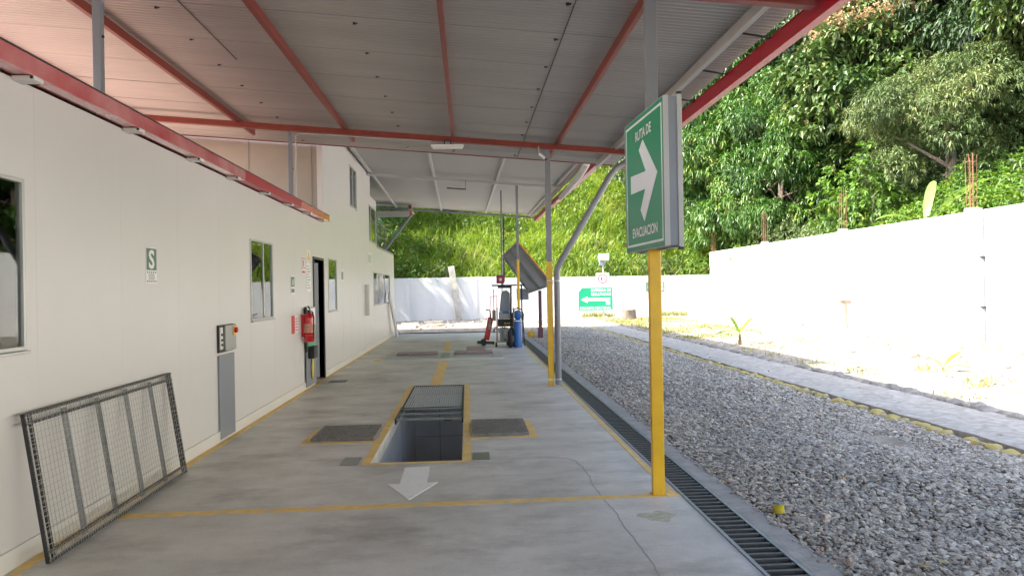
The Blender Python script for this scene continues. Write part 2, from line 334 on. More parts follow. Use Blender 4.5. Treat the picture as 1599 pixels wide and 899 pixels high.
def unit(a): return a / np.maximum(np.linalg.norm(a, axis=1, keepdims=True), 1e-9)
def leaf_arrays(c, d, nrm, L, W, droop=0.25):
    """diamond leaves bent at the midrib: two quads each sharing base, tip and a sagging middle"""
    side = unit(np.cross(d, nrm)); up = unit(np.cross(side, d)); L = L[:, None]; W = W[:, None]
    base = c; tip = c + d * L - np.array([[0, 0, 1]]) * L * droop
    mid = c + d * L * 0.48 + up * L * 0.02
    a = mid + side * W * 0.5 + up * W * 0.18; b = mid - side * W * 0.5 + up * W * 0.18
    n = len(c); v = np.stack([base, a, tip, b, mid], 1).reshape(-1, 3); k = np.arange(n)[:, None] * 5
    f = np.concatenate([k + np.array([[0, 4, 2, 1]]), k + np.array([[0, 3, 2, 4]])], 1).reshape(-1, 4)
    return v, f
def blades(c, h, lean, wd):
    """bent grass blades: two quads-ish (a strip of three segments)"""
    n = len(c); ang = rng.uniform(0, 2 * PI, n); dr = np.stack([np.cos(ang), np.sin(ang), np.zeros(n)], 1)
    sd = np.stack([-np.sin(ang + rng.normal(0, .8, n)), np.cos(ang), np.zeros(n)], 1) * wd[:, None] * 0.5
    h = h[:, None]; lean = lean[:, None]; z = np.array([[0, 0, 1.0]])
    p0 = c; p1 = c + z * h * 0.55 + dr * lean * h * 0.25; p2 = c + z * h * (0.95 - lean * 0.35) + dr * lean * h * 0.85
    v = np.stack([p0 - sd, p0 + sd, p1 + sd * 0.9, p1 - sd * 0.9, p2 + sd * 0.15, p2 - sd * 0.15], 1).reshape(-1, 3)
    k = np.arange(n)[:, None] * 6
    f = np.concatenate([k + np.array([[0, 1, 2, 3]]), k + np.array([[3, 2, 4, 5]])], 1).reshape(-1, 4)
    return v, f

# =================================================================== TERRAIN
HX, HY = 13.9, 40.3           # feet of the two slopes
def hill_z(x, y):
    a = max(0.0, x - HX); b = max(0.0, y - HY)
    h = (a ** 2 * 0.60 + b ** 2 * 0.45 + 0.25 * a * b) ** 0.5 if (a > 0 or b > 0) else 0
    h = 0.80 * a + 0.52 * b - 0.35 * min(a, b)
    bump = 0.9 * noise.noise(Vector((x * 0.12, y * 0.12, 3))) * min(1, h / 3) + 0.25 * noise.noise(Vector((x * 0.5, y * 0.5, 9))) * min(1, h)
    base = 0.4 if (a > 0 and a >= 0) or b > 0 else 0
    return (1.6 if a > 0 and b <= 0 else 1.25) + min(h, 42) + bump
mb = MB()                                                      # ground sheet, open where the slab stands
big = 1500
def grid(mb, xs, ys, zf, mi=0, skip=None):
    k = len(mb.v)
    for y in ys:
        for x in xs: mb.v.append((x, y, zf(x, y)))
    n = len(xs)
    for j in range(len(ys) - 1):
        for i in range(n - 1):
            if skip and skip((xs[i] + xs[i + 1]) / 2, (ys[j] + ys[j + 1]) / 2): continue
            mb.f.append((k + j * n + i, k + j * n + i + 1, k + (j + 1) * n + i + 1, k + (j + 1) * n + i)); mb.m.append(mi)
xs = [-big, -60, -12, 2.05] + [2.05 + 0.5 * i for i in range(1, 26)] + [40, big]
ys = [-big, -60, -8] + [-8 + 0.75 * i for i in range(1, 48)] + [28.55, 29.5] + [30.5 + i for i in range(0, 12)] + [70, big]
ys = sorted(set(ys))
def gz(x, y):
    if x < 6.4 and y < 30: return -0.035
    if x > 14.5 or y > 43: return -0.035
    k = min(1, max(0, (x - 6.6) / 1.5)) if y < 30 else 1
    k2 = min(1, max(0, (y - 28.6) / 2)) if x < 6.6 else 1
    return -0.035 + k * k2 * (0.05 + 0.09 * noise.noise(Vector((x * 0.7, y * 0.7, 1))))
grid(mb, xs, ys, gz, 0, skip=lambda x, y: -12 < x < 2.05 and -8 < y < 28.55)
tag(mb.build('ground', M['dirt'], smooth=True), kind='structure')

mb = MB()                                                      # hillside, an L round the two boundary walls
hx = [-70, -50, -38] + [-30 + 1.5 * i for i in range(0, 29)] + [HX] + [HX + 1.2 * i for i in range(1, 40)] + [75, 110]
hy = [-60, -30] + [-15 + 1.8 * i for i in range(0, 31)] + [HY] + [HY + 1.2 * i for i in range(1, 40)] + [100, 140]
grid(mb, sorted(set(hx)), sorted(set(hy)), hill_z, 0, skip=lambda x, y: x < HX and y < HY)
tag(mb.build('hill', M['soil'], smooth=True), kind='structure')

# =================================================================== FLOOR SLAB
PX0, PX1, PY0, PY1 = -0.93, -0.08, 7.0, 12.55
DX0, DX1 = 1.62, 1.86
mb = MB()
pierced(mb, (-12, 2.05), (-8, 28.55), [(PX0, PX1, PY0, PY1), (DX0, DX1, -8, 28.2), (-2.0, 0.82, 17.25, 18.9)], lambda u, v, d: (u, v, -d), None, 0.14)
tag(mb.build('concrete_floor', M['concrete']), kind='structure')
mb = MB(); mb.box(DX0 - .01, DX1 + .01, -8, 28.2, -0.3, -0.25); mb.box(-2.01, 0.83, 17.24, 18.91, -0.45, -0.4)
tag(mb.build('channel_floor', M['darksteel']), kind='structure')
mb = MB(); mb.box(DX1 + 0.013, 2.04, -8, 28.5, -0.1, 0.006)
tag(mb.build('kerb', M['kerb'], bevel=0.008), kind='structure')
# pit
pit = MB()
pit.box(PX0 - .08, PX0, PY0, PY1, -1.65, -0.141, 1); pit.box(PX1, PX1 + .08, PY0, PY1, -1.65, -0.141, 1)
pit.box(PX0 - .08, PX1 + .08, PY0 - .08, PY0, -1.65, -0.141, 1); pit.box(PX0, PX1, PY0, PY1, -1.7, -1.65, 2)
y = PY1 + 0.02
for i in range(2):
    for j in range(4):
        x0 = PX0 + i * 0.425; z1 = -0.20 - 0.42 * j + 0.19; z0 = max(-1.65, z1 - 0.42)
        z1 = min(z1, -0.142) if j == 0 else z1
        pit.box(x0 + .004, x0 + .421, PY1, PY1 + .05, z0 + .004, z1 - .004, 0)
pit.box(PX0 - .08, PX1 + .08, PY1 + .02, PY1 + .1, -1.65, -0.141, 2)
pit.box(-0.43, -0.30, PY1 - .01, PY1 + .001, -0.60, -0.53, 2)
tag(pit.build('inspection_pit', [M['tile'], M['tileblue'], M['grout']]), kind='structure')
# painted markings, 4 mm thick sheets
def sheet(name, quads, m, z=0.003):
    mb = MB()
    for q in quads:
        n = len(q); mb.add([(x, y_, z) for x, y_ in q], [tuple(range(n))])
        mb.add([(x, y_, 0.0005) for x, y_ in q] + [(x, y_, z) for x, y_ in q], [(i, (i + 1) % n, n + (i + 1) % n, n + i) for i in range(n)])
    return tag(mb.build(name, m), kind='structure')
def rq(x0, x1, y0, y1): return [(x0, y0), (x1, y0), (x1, y1), (x0, y1)]
sheet('yellow_floor_line', [[(-2.60, 5.49), (1.48, 5.57), (1.61, 5.57), (1.61, 5.655), (1.40, 5.655), (-2.60, 5.60)]], M['line'])
sheet('yellow_pit_border', [rq(PX0 - .085, PX0 - .004, 6.92, 12.60), rq(PX1 + .004, PX1 + .09, 6.92, 12.60), rq(PX0 - .004, PX1 + .004, 6.92, 6.985),
    rq(-1.80, -1.72, 7.93, 8.80), rq(-1.72, PX0 - .085, 7.93, 8.03), rq(PX1 + .09, 0.74, 7.98, 8.07), rq(0.66, 0.74, 8.07, 9.02)], M['line'])
sheet('yellow_lane_stripe', [rq(-0.67, -0.47, 12.62, 16.9), rq(-0.68, -0.50, 19.6, 22.8)], M['line'])
sheet('yellow_wall_line', [rq(-2.70, -2.62, 3.0, 13.2), rq(-2.70, -2.64, 13.2, 26.5), rq(1.53, 1.585, 5.66, 20)], M['line'])
sheet('faded_far_line', [rq(-1.9, 1.1, 23.1, 23.25), rq(-2.2, -2.02, 17.1, 17.6)], M['line'], 0.0025)
sheet('white_floor_arrow', [[(-0.69, 6.20), (-0.475, 5.72), (-0.275, 6.22), (-0.365, 6.21), (-0.375, 6.78), (-0.595, 6.76), (-0.59, 6.19)]], M['arrow'], 0.004)
# crack and saw joints
def ribbon(pts, wd):
    out = []
    for (a, b) in zip(pts[:-1], pts[1:]):
        dx, dy = b[0] - a[0], b[1] - a[1]; L = math.hypot(dx, dy); nx, ny = -dy / L * wd / 2, dx / L * wd / 2
        out.append([(a[0] - nx, a[1] - ny), (b[0] - nx, b[1] - ny), (b[0] + nx, b[1] + ny), (a[0] + nx, a[1] + ny)])
    return out
cp = [(0.27, 6.98), (0.5, 6.985), (0.76, 6.99), (0.90, 6.95), (0.97, 6.83), (1.0, 6.6), (1.01, 6.28), (0.995, 5.95), (1.0, 5.63), (1.02, 5.35), (1.03, 5.14), (1.025, 4.9), (1.035, 4.67), (1.045, 4.3), (1.04, 4.0), (1.06, 3.0)]
fine = []
for a, b in zip(cp[:-1], cp[1:]):
    for i in range(6): t = i / 6; fine.append((a[0] + (b[0] - a[0]) * t + random.uniform(-.006, .006), a[1] + (b[1] - a[1]) * t + random.uniform(-.004, .004)))
fine.append(cp[-1])
M['crack'] = mat('floor_crack', (0.42, 0.405, 0.38), 0.9)
sheet('floor_crack', ribbon(fine[:26], 0.004) + ribbon(fine[25:], 0.007) + [rq(-2.7, -1.05, 10.6, 10.604), rq(.1, 1.5, 10.9, 10.904), rq(-2.7, 1.5, 15.3, 15.305)], M['crack'], 0.002)
# oil patch by the drain
pp = [(1.30 + 0.12 * math.cos(t) * (1 + .3 * math.sin(3 * t)), 5.10 + 0.11 * math.sin(t) * (1 + .25 * math.cos(5 * t))) for t in [i * PI / 12 for i in range(24)]]
sheet('moss_stain', [pp], mat('moss_stain', (0.50, 0.49, 0.37), 0.8, var=0.25, scale=25), 0.0015)

# ---- drain grate
M['barsteel'] = mat('bar_steel', (0.09, 0.09, 0.09), 0.5, metal=0.3, var=0.25, scale=15)
dg_ = thing('drain_grate', (1.74, 12, 0), 'long black bar grate over the floor drain between concrete and gravel', 'drain grate')
b1 = MB(); b2 = MB(); yy = -6
while yy < 28.1:
    b1.box(DX0 + .012, DX1 - .012, yy, yy + .026, -0.025, 0.006); yy += 0.088
b1.build('grate_bars', M['barsteel'], dg_)
b2.box(DX0 - .012, DX0 + .012, -8, 28.2, -.06, .008); b2.box(DX1 - .012, DX1 + .012, -8, 28.2, -.06, .008)
b2.build('frame', M['steel'], dg_)

# ---- pit grating and covers
g = thing('pit_grating', ((PX0 + PX1) / 2, 11.3, 0), 'galvanised steel grating covering the far half of the inspection pit', 'grating')
mb = MB(); x = PX0 + .03
while x < PX1 - .02: mb.box(x, x + .007, 10.25, 12.52, -.02, .004); x += 0.034
M['galv'] = mat('bright_galvanised', (0.72, 0.73, 0.74), 0.4, metal=0.3, var=0.1, scale=20); mb.build('bearing_bars', M['galv'], g)
mb = MB(); yy = 10.3
while yy < 12.5: mb.box(PX0 + .01, PX1 - .01, yy, yy + .02, .001, .0055); yy += 0.19
mb.build('cross_bars', M['galv'], g)
mb = MB(); mb.box(PX0 + .004, PX0 + .03, 10.22, 12.54, -.04, .008); mb.box(PX1 - .03, PX1 - .004, 10.22, 12.54, -.04, .008); mb.box(PX0 + .03, PX1 - .03, 10.22, 10.25, -.012, .006); mb.box(PX0 + .03, PX1 - .03, 12.51, 12.54, -.02, .008)
mb.build('frame', M['darksteel'], g)
g = thing('pit_beam', ((PX0 + PX1) / 2, 9.9, 0), 'sliding steel jack beam lying across the pit in front of the grating', 'beam')
mb = MB(); mb.box(PX0 + .02, PX1 - .02, 9.28, 9.36, -.012, .008); mb.box(PX0 + .02, PX1 - .02, 9.70, 9.74, -.012, .008); mb.box(PX0 + .02, PX1 - .02, 10.12, 10.15, -.012, .008); mb.build('crossbar', M['steel'], g, .004)
mb = MB(); mb.box(PX0 + .001, PX0 + .019, 9.25, 10.2, -.05, .02); mb.box(PX1 - .019, PX1 - .001, 9.25, 10.2, -.05, .02); mb.build('side_rail', M['darksteel'], g, .003)
for nm, (x0, x1, y0, y1), lb in (('floor_plate', (-1.71, -1.035, 8.05, 8.84), 'raised dark ribbed test plate with yellow border left of the pit'), ('floor_plate', (0.02, 0.645, 8.10, 8.99), 'raised dark ribbed test plate with yellow border right of the pit')):
    t = thing(nm, ((x0 + x1) / 2, (y0 + y1) / 2, 0), lb, 'floor plate')
    m_ = MB(); m_.box(x0, x1, y0, y1, 0.004, 0.034); n = 9
    for i in range(n):
        yk = y0 + .05 + (y1 - y0 - .1) * i / (n - 1)
        for k in range(12):
            xk = x0 + .04 + (x1 - x0 - .08) * (k + .5 * (i % 2) * .6) / 12
            m_.box(xk, xk + .025, yk - .008, yk + .008, .034, .040)
    m_.build('tread_plate', M['plate'], t)
    m_ = MB(); m_.box(x0 + .02, x1 - .02, y0 + .015, y1 - .015, .0005, .004); m_.build('underframe', M['rubber'], t)
for (x0, x1, y0, y1), lb in (((-1.21, -1.045, 6.93, 7.24), 'small flush steel cover left of the pit mouth'), ((0.02, 0.185, 6.99, 7.29), 'small flush steel cover right of the pit mouth'), ((-2.50, -2.2, 13.34, 13.66), 'small dark drain cover set in the floor near the doorway')):
    t = MB(); t.box(x0, x1, y0, y1, .0005, .007); o = t.build('floor_cover', M['plate'] if x0 < -2 else M['steel'], bevel=.003); tag(o, lb, 'floor cover', 'small floor covers')

# ---- roller brake tester set in the floor beyond the pit
rb = thing('brake_tester', (-0.6, 18.1, 0), 'low steel roller brake tester let into the floor beyond the pit', 'brake tester')
mb = MB(); mb.box(-2.0, 0.82, 17.25, 17.33, -.1, .03); mb.box(-2.0, 0.82, 18.82, 18.9, -.1, .03); mb.box(-2.0, -1.78, 17.33, 18.82, -.1, .03); mb.box(.60, .82, 17.33, 18.82, -.1, .03)
mb.box(-.75, -.66, 17.33, 18.82, -.1, .03); mb.box(-.46, -.37, 17.33, 18.82, -.1, .03); mb.build('frame', M['alu'], rb, .005)
mb = MB(); mb.box(-.655, -.465, 17.34, 18.81, -.02, .025); mb.build('centre_cover', M['steel'], rb, .004)
for x0, x1 in ((-1.77, -.76), (-.36, .59)):
    for yy in (17.48,):
        mb = MB(); mb.tube([(x0, yy, -.09), (x1, yy, -.09)], .1, 16); mb.build('roller', M['darksteel'], rb, smooth=True)
    mb = MB(); mb.box(x0, x1, 18.30, 18.80, .03, .075); mb.build('cover_plate', M['maroon'], rb, .01)
    mb = MB(); mb.box(x0, x1, 17.62, 18.25, -.04, .028); mb.build('drive_cover', M['alu'], rb, .005)
t = MB(); t.box(-.06, .44, 19.25, 20.3, .004, .06); t.box(-.02, .40, 19.3, 20.25, .06, .075); o = t.build('floor_plate', M['maroon'], bevel=.01)
tag(o, 'small raised dark hatch behind the right half of the roller brake tester', 'hatch')

# =================================================================== BUILDING
WX = -2.72
bld = thing('inspection_building', (-5.5, 12, 0), 'long white panel building with red gutter running along the left of the lane', 'building')
wins = [(2.95, 4.72, 1.28, 2.33), (9.47, 10.53, 1.26, 2.30), (14.68, 15.60, 1.23, 2.28), (21.65, 26.1, 1.21, 2.18)]
door = (13.28, 14.14, 0.0, 2.20)
up1 = (17.52, 18.6, 3.63, 4.60); up2 = (20.85, 22.45, 3.02, 4.05)
mb = MB()
pierced(mb, (-7, 27.7), (0.0, 2.93), wins + [door], lambda u, v, d: (WX - d, u, v), None, 0.10)
o = mb.build('wall', M['panel'], bld)
mb = MB(); pierced(mb, (14.25, 21.2), (2.93, 4.93), [up1, (20.85, 21.2, 3.02, 4.05)], lambda u, v, d: (WX - d, u, v), None, 0.10)
pierced(mb, (21.2, 22.57), (2.93, 4.32), [(21.2, 22.45, 3.02, 4.05)], lambda u, v, d: (WX - d, u, v), None, 0.10)
mb.build('upper_wall', M['panel'], bld)
mb = MB()
for yy in [ -5.5 + 1.15 * i for i in range(29)]:
    if any(a - .02 < yy < b + .02 for a, b, _, _ in wins + [door]): continue
    mb.box(WX - .0, WX + .0006, yy, yy + .004, .13, 2.92)
M['seam'] = mat('panel_seam', (0.655, 0.63, 0.62), 0.4)
mb.build('panel_seams', M['seam'], bld)
mb = MB(); mb.box(WX, WX + .018, -7, door[0] - .05, 0, .12); mb.box(WX, WX + .018, door[1] + .04, 27.7, 0, .12); mb.build('skirting', M['skirt'], bld, .004)
mb = MB()                                               # shell: back, ends, room partitions, ceiling
mb.box(-9.1, -9.0, -7, 27.6, 0, 2.9); mb.box(-9, WX - .1, -7.1, -7, 0, 2.9); mb.box(-9, WX - .1, 27.6, 27.7, 0, 2.93)
mb.box(-9.0, WX - .102, 12.0, 12.08, 0, 2.85); mb.box(-9, WX - .102, 6.9, 6.98, 0, 2.85); mb.box(-9, WX - .102, 20, 20.08, 0, 2.85)
mb.box(-9.0, WX - .101, -7, 27.6, 2.86, 2.90); mb.build('inner_walls', M['room'], bld)
mb = MB(); mb.box(-9.1, -9.0, 14.35, 30.5, 2.9, 5.2); mb.box(-9.0, -6.2, 28.2, 28.3, 0, 5.2); mb.box(-6.2, -6.1, 22.6, 28.3, 2.9, 5.25); mb.box(-9, WX - .1, 22.47, 22.57, 2.93, 4.3); mb.build('upper_sun_block_walls', M['panel'], bld)  # unseen walls added to keep sun off the floor, plus the storey's end wall
mb = MB(); mb.box(-9.0, WX - .005, 14.28, 14.36, 3.0, 4.62); mb.build('partition', M['beige'], bld)
mb = MB(); mb.box(-2.93, -2.915, 14.27, 14.28, 3.0, 4.6); mb.box(-4.1, -4.09, 14.27, 14.28, 3.0, 4.6); mb.build('board_joints', M['greyink'], bld)
# low roof: red corrugated sheets falling to the gutter
def corr(x0, x1, z0, z1, y0, y1, pitch, amp, seg=8, th=0.0):
    n = int((y1 - y0) / pitch * seg); ys_ = np.linspace(y0, y1, n + 1); ph = (ys_ - y0) / pitch * 2 * PI
    zz = amp * np.tanh(2.2 * np.sin(ph)); v = np.empty((2 * (n + 1), 3)); v[0::2] = np.stack([np.full(n + 1, x0), ys_, z0 + zz], 1); v[1::2] = np.stack([np.full(n + 1, x1), ys_, z1 + zz], 1)
    k = np.arange(n)[:, None] * 2; f = k + np.array([[0, 1, 3, 2]]); return v, f
v, f = corr(-9.2, -2.66, 3.24, 3.085, -7, 14.25, 0.085, 0.016)
np_mesh('roof', v, f, M['redroof'], parent=bld)
mb = MB(); mb.box(-9.1, WX - .101, 14.36, 22.4, 4.96, 5.0); mb.box(-9.1, WX, 22.6, 27.7, 2.94, 2.99); mb.build('flat_roof', M['kerb'], bld)
mb = MB(); mb.box(-2.721, -2.604, -7, 8.95, 2.945, 3.067); g_ = mb.build('gutter', M['pink'], bld, .006)
mb = MB(); mb.box(-2.721, -2.604, 8.953, 11.9, 2.945, 3.067); g_ = mb.build('gutter', M['red'], bld, .006)
mb = MB(); mb.box(-2.721, -2.604, 11.903, 14.30, 2.945, 3.067); g_ = mb.build('gutter', M['orangered'], bld, .006)
mb = MB(); mb.box(-2.61, -2.598, -7, 14.30, 3.060, 3.070); mb.build('gutter_lip', M['darksteel'], bld)
mb = MB()
for yy in (-1.0, .4, 1.8, 3.2, 4.62, 6.06, 7.4, 8.6, 9.9, 11.2, 12.5, 13.7):
    m_ = MB(); m_.box(-2.72, -2.585, yy, yy + .10, 2.912, 2.940); o = m_.build('gutter_bracket', M['skirt'], bld, .004)
    m_ = MB(); m_.tube([(-2.60, yy - .004, 2.928), (-2.60, yy + .03, 2.928)], .010, 8); s_ = m_.build('screw', M['darksteel'], o)

# windows
def window(y0, y1, z0, z1, mull=(), curtain=None, nm='window'):
    fr = MB(); t = .026
    fr.box(WX - .035, WX + .012, y0, y0 + t, z0, z1); fr.box(WX - .035, WX + .012, y1 - t, y1, z0, z1)
    fr.box(WX - .035, WX + .012, y0 + t, y1 - t, z0, z0 + t); fr.box(WX - .035, WX + .012, y0 + t, y1 - t, z1 - t, z1)
    for q in mull: fr.box(WX - .03, WX + .004, q - .012, q + .012, z0 + t, z1 - t)
    f_ = fr.build(nm, M['alu'], bld, .003)
    p = MB(); p.box(WX - .012, WX - .007, y0 + t, y1 - t, z0 + t, z1 - t); p.build('pane', M['glass'], f_)
    p = MB(); p.box(WX - .02, WX + .03, y0 - .01, y1 + .01, z0 - .02, z0 - .001); p.build('sill', M['alu'], f_, .003)
    if curtain:
        c0, c1 = curtain; n = int((c1 - c0) / .012); yv = np.linspace(c0, c1, n + 1); xv = WX - .16 + .03 * np.sin(yv * 62) + .012 * np.sin(yv * 23 + 1)
        vv = np.empty((2 * (n + 1), 3)); vv[0::2] = np.stack([xv, yv, np.full(n + 1, z0 - .1)], 1); vv[1::2] = np.stack([xv, yv, np.full(n + 1, z1 + .05)], 1)
        np_mesh('curtain', vv, np.arange(n)[:, None] * 2 + np.array([[0, 1, 3, 2]]), M['curtain'], parent=f_, smooth=True)
window(*wins[0], curtain=(4.50, 4.9)); window(*wins[1], mull=(10.08,), curtain=(9.5, 10.9)); window(*wins[2], curtain=(14.5, 15.8)); window(*wins[3], mull=(23.1, 24.6), curtain=(21.6, 26.2))
window(*up1, mull=(18.06,)); window(*up2, mull=(21.35,))
# doorway
d_ = MB(); y0, y1, _, z1 = door
d_.box(WX - .10, WX + .02, y0 - .045, y0, 0, z1 + .045); d_.box(WX - .10, WX + .02, y1, y1 + .045, 0, z1 + .045); d_.box(WX - .10, WX + .02, y0, y1, z1, z1 + .045)
df = d_.build('door_frame', M['darksteel'], bld, .004)
d_ = MB(); d_.bar((WX - .09, y1 - .03, 1.09), (WX - .62, y1 - .60, 1.09), .04, 2.14); dl = d_.build('door', M['cabinet'], bld, .004)
d_ = MB(); d_.tube([(WX - .5, y1 - .50, 1.0), (WX - .46, y1 - .53, 1.0), (WX - .46, y1 - .53, 1.12)], .012, 8); d_.build('handle', M['alu'], dl)
mt = MB(); mt.box(WX - .55, WX - .12, 13.3, 14.12, .001, .015); tag(mt.build('door_mat', M['signred'], bevel=.004), 'red mat on the floor just inside the dark doorway', 'door mat')

# ------------------------------------------------------- canopies
SL = -0.077
def zr(x): return 4.05 + SL * x
cn = thing('near_canopy', (-1, 5, 0), 'near grey corrugated canopy on grey and yellow posts with red purlins and gutter', 'canopy')
XL, XR = -5.7, 2.87; Y0c, Y1c = -7.5, 14.2
v, f = corr(XL, XR, zr(XL) + .15, zr(XR) + .15, Y0c, Y1c, 0.076, 0.008); v2 = v.copy(); v2[:, 2] += .012
np_mesh('roof_sheet', v, f, M['sheet'], parent=cn)
for x in (-5.4, -3.66, -1.95, -0.20, 1.53):
    mb = MB(); mb.bar((x, Y0c, zr(x) + .075), (x, 13.1 + (0.25 if x > -1 else 0), zr(x) + .075), .05, .10); mb.build('purlin', M['oxide'], cn, .003)
mb = MB(); mb.bar((2.50, Y0c, zr(2.5) + .075), (2.50, 13.9, zr(2.5) + .075), .06, .10); mb.build('edge_purlin', M['palegrey'], cn, .003)
for yb in (-0.9, 5.72, 12.15):
    mb = MB(); mb.bar((XL, yb, zr(XL)), (2.78, yb, zr(2.78)), .10, .09)
    mb.build('beam', M['oxide'], cn, .004)
mb = MB(); mb.bar((XL, Y1c + .005, zr(XL) + .145), (XR, Y1c + .005, zr(XR) + .145), .02, .022); mb.build('edge_trim', M['oxide'], cn)
mb = MB(); mb.bar((XL + .0, Y0c, zr(XL) + .1), (XL, Y1c, zr(XL) + .1), .04, .14); mb.build('left_trim', M['red'], cn)
# gutter (open box section) with brackets
mb = MB(); gx0, gx1, gz0, gz1 = 2.835, 2.92, 3.73, 3.875
for a, b in ((Y0c, 6.9), (6.905, 13.2)):
    mb.box(gx0, gx0 + .004, a, b, gz0, gz1); mb.box(gx0 + .004, gx1, a, b, gz0, gz0 + .004); mb.box(gx1 - .004, gx1, a, b, gz0 + .004, gz1 + .01)
    mb.box(gx0 - .006, gx0 + .012, a, b, gz1, gz1 + .012)
mb.box(gx0 + .0, gx1, 13.2, 13.21, gz0, gz1)
gt = mb.build('gutter', M['red'], cn)
for yy in np.arange(-6, 13.5, 1.15):
    mb = MB(); mb.bar((2.56, yy, zr(2.56) + .06), (2.83, yy, gz1 - .005), .022, .014); mb.build('gutter_bracket', M['darksteel'], cn)
# roof clips on the sheet joints
clip = None
for xk in (-3.0, -1.08, 0.93):
    yy = 1.0
    while yy < 14:
        zz = zr(xk) + .135
        if clip is None:
            mb = MB(); mb.box(xk - .014, xk + .014, yy - .007, yy + .007, zz - .006, zz + .02); mb.box(xk + .014, xk + .034, yy - .003, yy + .003, zz + .0, zz + .02)
            clip = mb.build('roof_clip', M['darksteel'], cn); cx0, cy0, cz0 = xk, yy, zz
        else:
            q = clip.copy(); col.objects.link(q); q.location = (xk - cx0, yy - cy0, zz - cz0)
        yy += 0.92
mb = MB(); mb.bar((0.99, Y0c, zr(.99) + .137), (0.99, 14.15, zr(.99) + .137), .008, .006); mb.bar((-2.7, Y0c, zr(-2.7) + .137), (-2.7, 9.0, zr(-2.7) + .137), .008, .006); mb.build('sheet_joint', M['darksteel'], cn)
mb = MB()
for yy in np.arange(2.0, 14, 1.05): mb.bar((XL, yy, zr(XL) + .143), (XR - .05, yy, zr(XR) + .143), .004, .004)
mb.build('lap_joint', M['greyink'], cn)
def post(x, y, ztop, yel, parent, wd=.092, col_=None, z0=0):
    wy = wd * .55; mb = MB(); mb.box(x - wd / 2, x + wd / 2, y - wy / 2, y + wy / 2, yel if yel else z0, ztop); p = mb.build('post', col_ or M['greytube'], parent, .006)
    if yel:
        mb = MB(); mb.box(x - wd / 2 - .001, x + wd / 2 + .001, y - wy / 2 - .001, y + wy / 2 + .001, 0.001, yel); mb.build('yellow_band', M['yellow'], p, .006)
        mb = MB(); mb.box(x - wd / 2 - .015, x + wd / 2 + .015, y - wy / 2 - .02, y + wy / 2 + .02, 0.0045, .009); mb.build('base_plate', M['yellow'], p, .003)
    return p
post(1.445, 5.64, zr(1.4) - .03, 1.92, cn); post(1.36, 12.2, zr(1.4) - .04, 2.05, cn)
post(1.45, -0.9, zr(1.4) - .04, 2.0, cn)
for yy in (-.9, 5.93, 12.2):
    mb = MB(); mb.box(-2.865, -2.80, yy - .03, yy + .03, 3.02, zr(-2.8) - .03); mb.build('roof_post', M['greytube'], cn, .004)
    mb = MB(); mb.tube([(-2.80, yy, 3.62), (-2.79, yy, 3.62)], .012, 8); mb.build('bolt', M['darksteel'], cn)
# downpipe
mb = MB(); mb.tube([(1.475, 12.16, .02), (1.48, 12.16, 1.86), (1.49, 12.16, 1.93), (1.53, 12.16, 2.02), (2.40, 12.20, 3.46), (2.52, 12.21, 3.60), (2.68, 12.22, 3.68), (2.88, 12.22, 3.735)], .052, 18); dp = mb.build('downpipe', M['greytube'], cn, smooth=True)
for zz in (.10, 1.72):
    mb = MB(); mb.tube([(1.476, 12.16, zz), (1.476, 12.16, zz + .02)], .056, 18); mb.box(1.30, 1.44, 12.10, 12.11, zz, zz + .02); mb.build('pipe_clamp', M['alu'], dp)
# conduit along the far beam
mb = MB(); mb.tube([(-2.72, 12.09, 3.05), (-2.72, 12.09, 4.13), (-2.66, 12.09, 4.17), (-0.55, 12.09, 4.03)], .010, 8); mb.build('conduit', M['palegrey'], cn)
# ceiling light on the beam
lt = thing('ceiling_light', (-.28, 12.03, 3.86), 'white tube light fitting hung under the far red beam of the near canopy', 'ceiling light', 'tube light fittings')
mb = MB(); mb.box(-.55, -.02, 11.96, 12.08, 3.925, 3.955); mb.build('housing', M['white'], lt, .006)
mb = MB(); mb.box(-.53, -.04, 11.97, 12.07, 3.895, 3.925); mb.build('diffuser', M['led'], lt, .012)
mb = MB(); mb.box(-.34, -.32, 12.0, 12.02, 3.955, 4.03); mb.box(-.24, -.22, 12.0, 12.02, 3.955, 4.03); mb.box(-.35, -.21, 11.99, 12.03, 4.02, 4.035); mb.build('hanger', M['darksteel'], lt)
# camera by post
c_ = thing('security_camera', (1.27, 12.05, 3.75), 'small white security camera beside the grey post under the near canopy', 'camera')
mb = MB(); mb.bar((1.20, 12.0, 3.80), (1.30, 12.0, 3.72), .04, .04); mb.build('body', M['white'], c_, .01)
mb = MB(); mb.tube([(1.30, 12.0, 3.72), (1.325, 12.0, 3.70)], .022, 12); mb.build('lens', M['black'], c_)
mb = MB(); mb.tube([(1.2, 12.0, 3.80), (1.2, 12.05, 3.93)], .010, 8); mb.build('mount', M['palegrey'], c_)

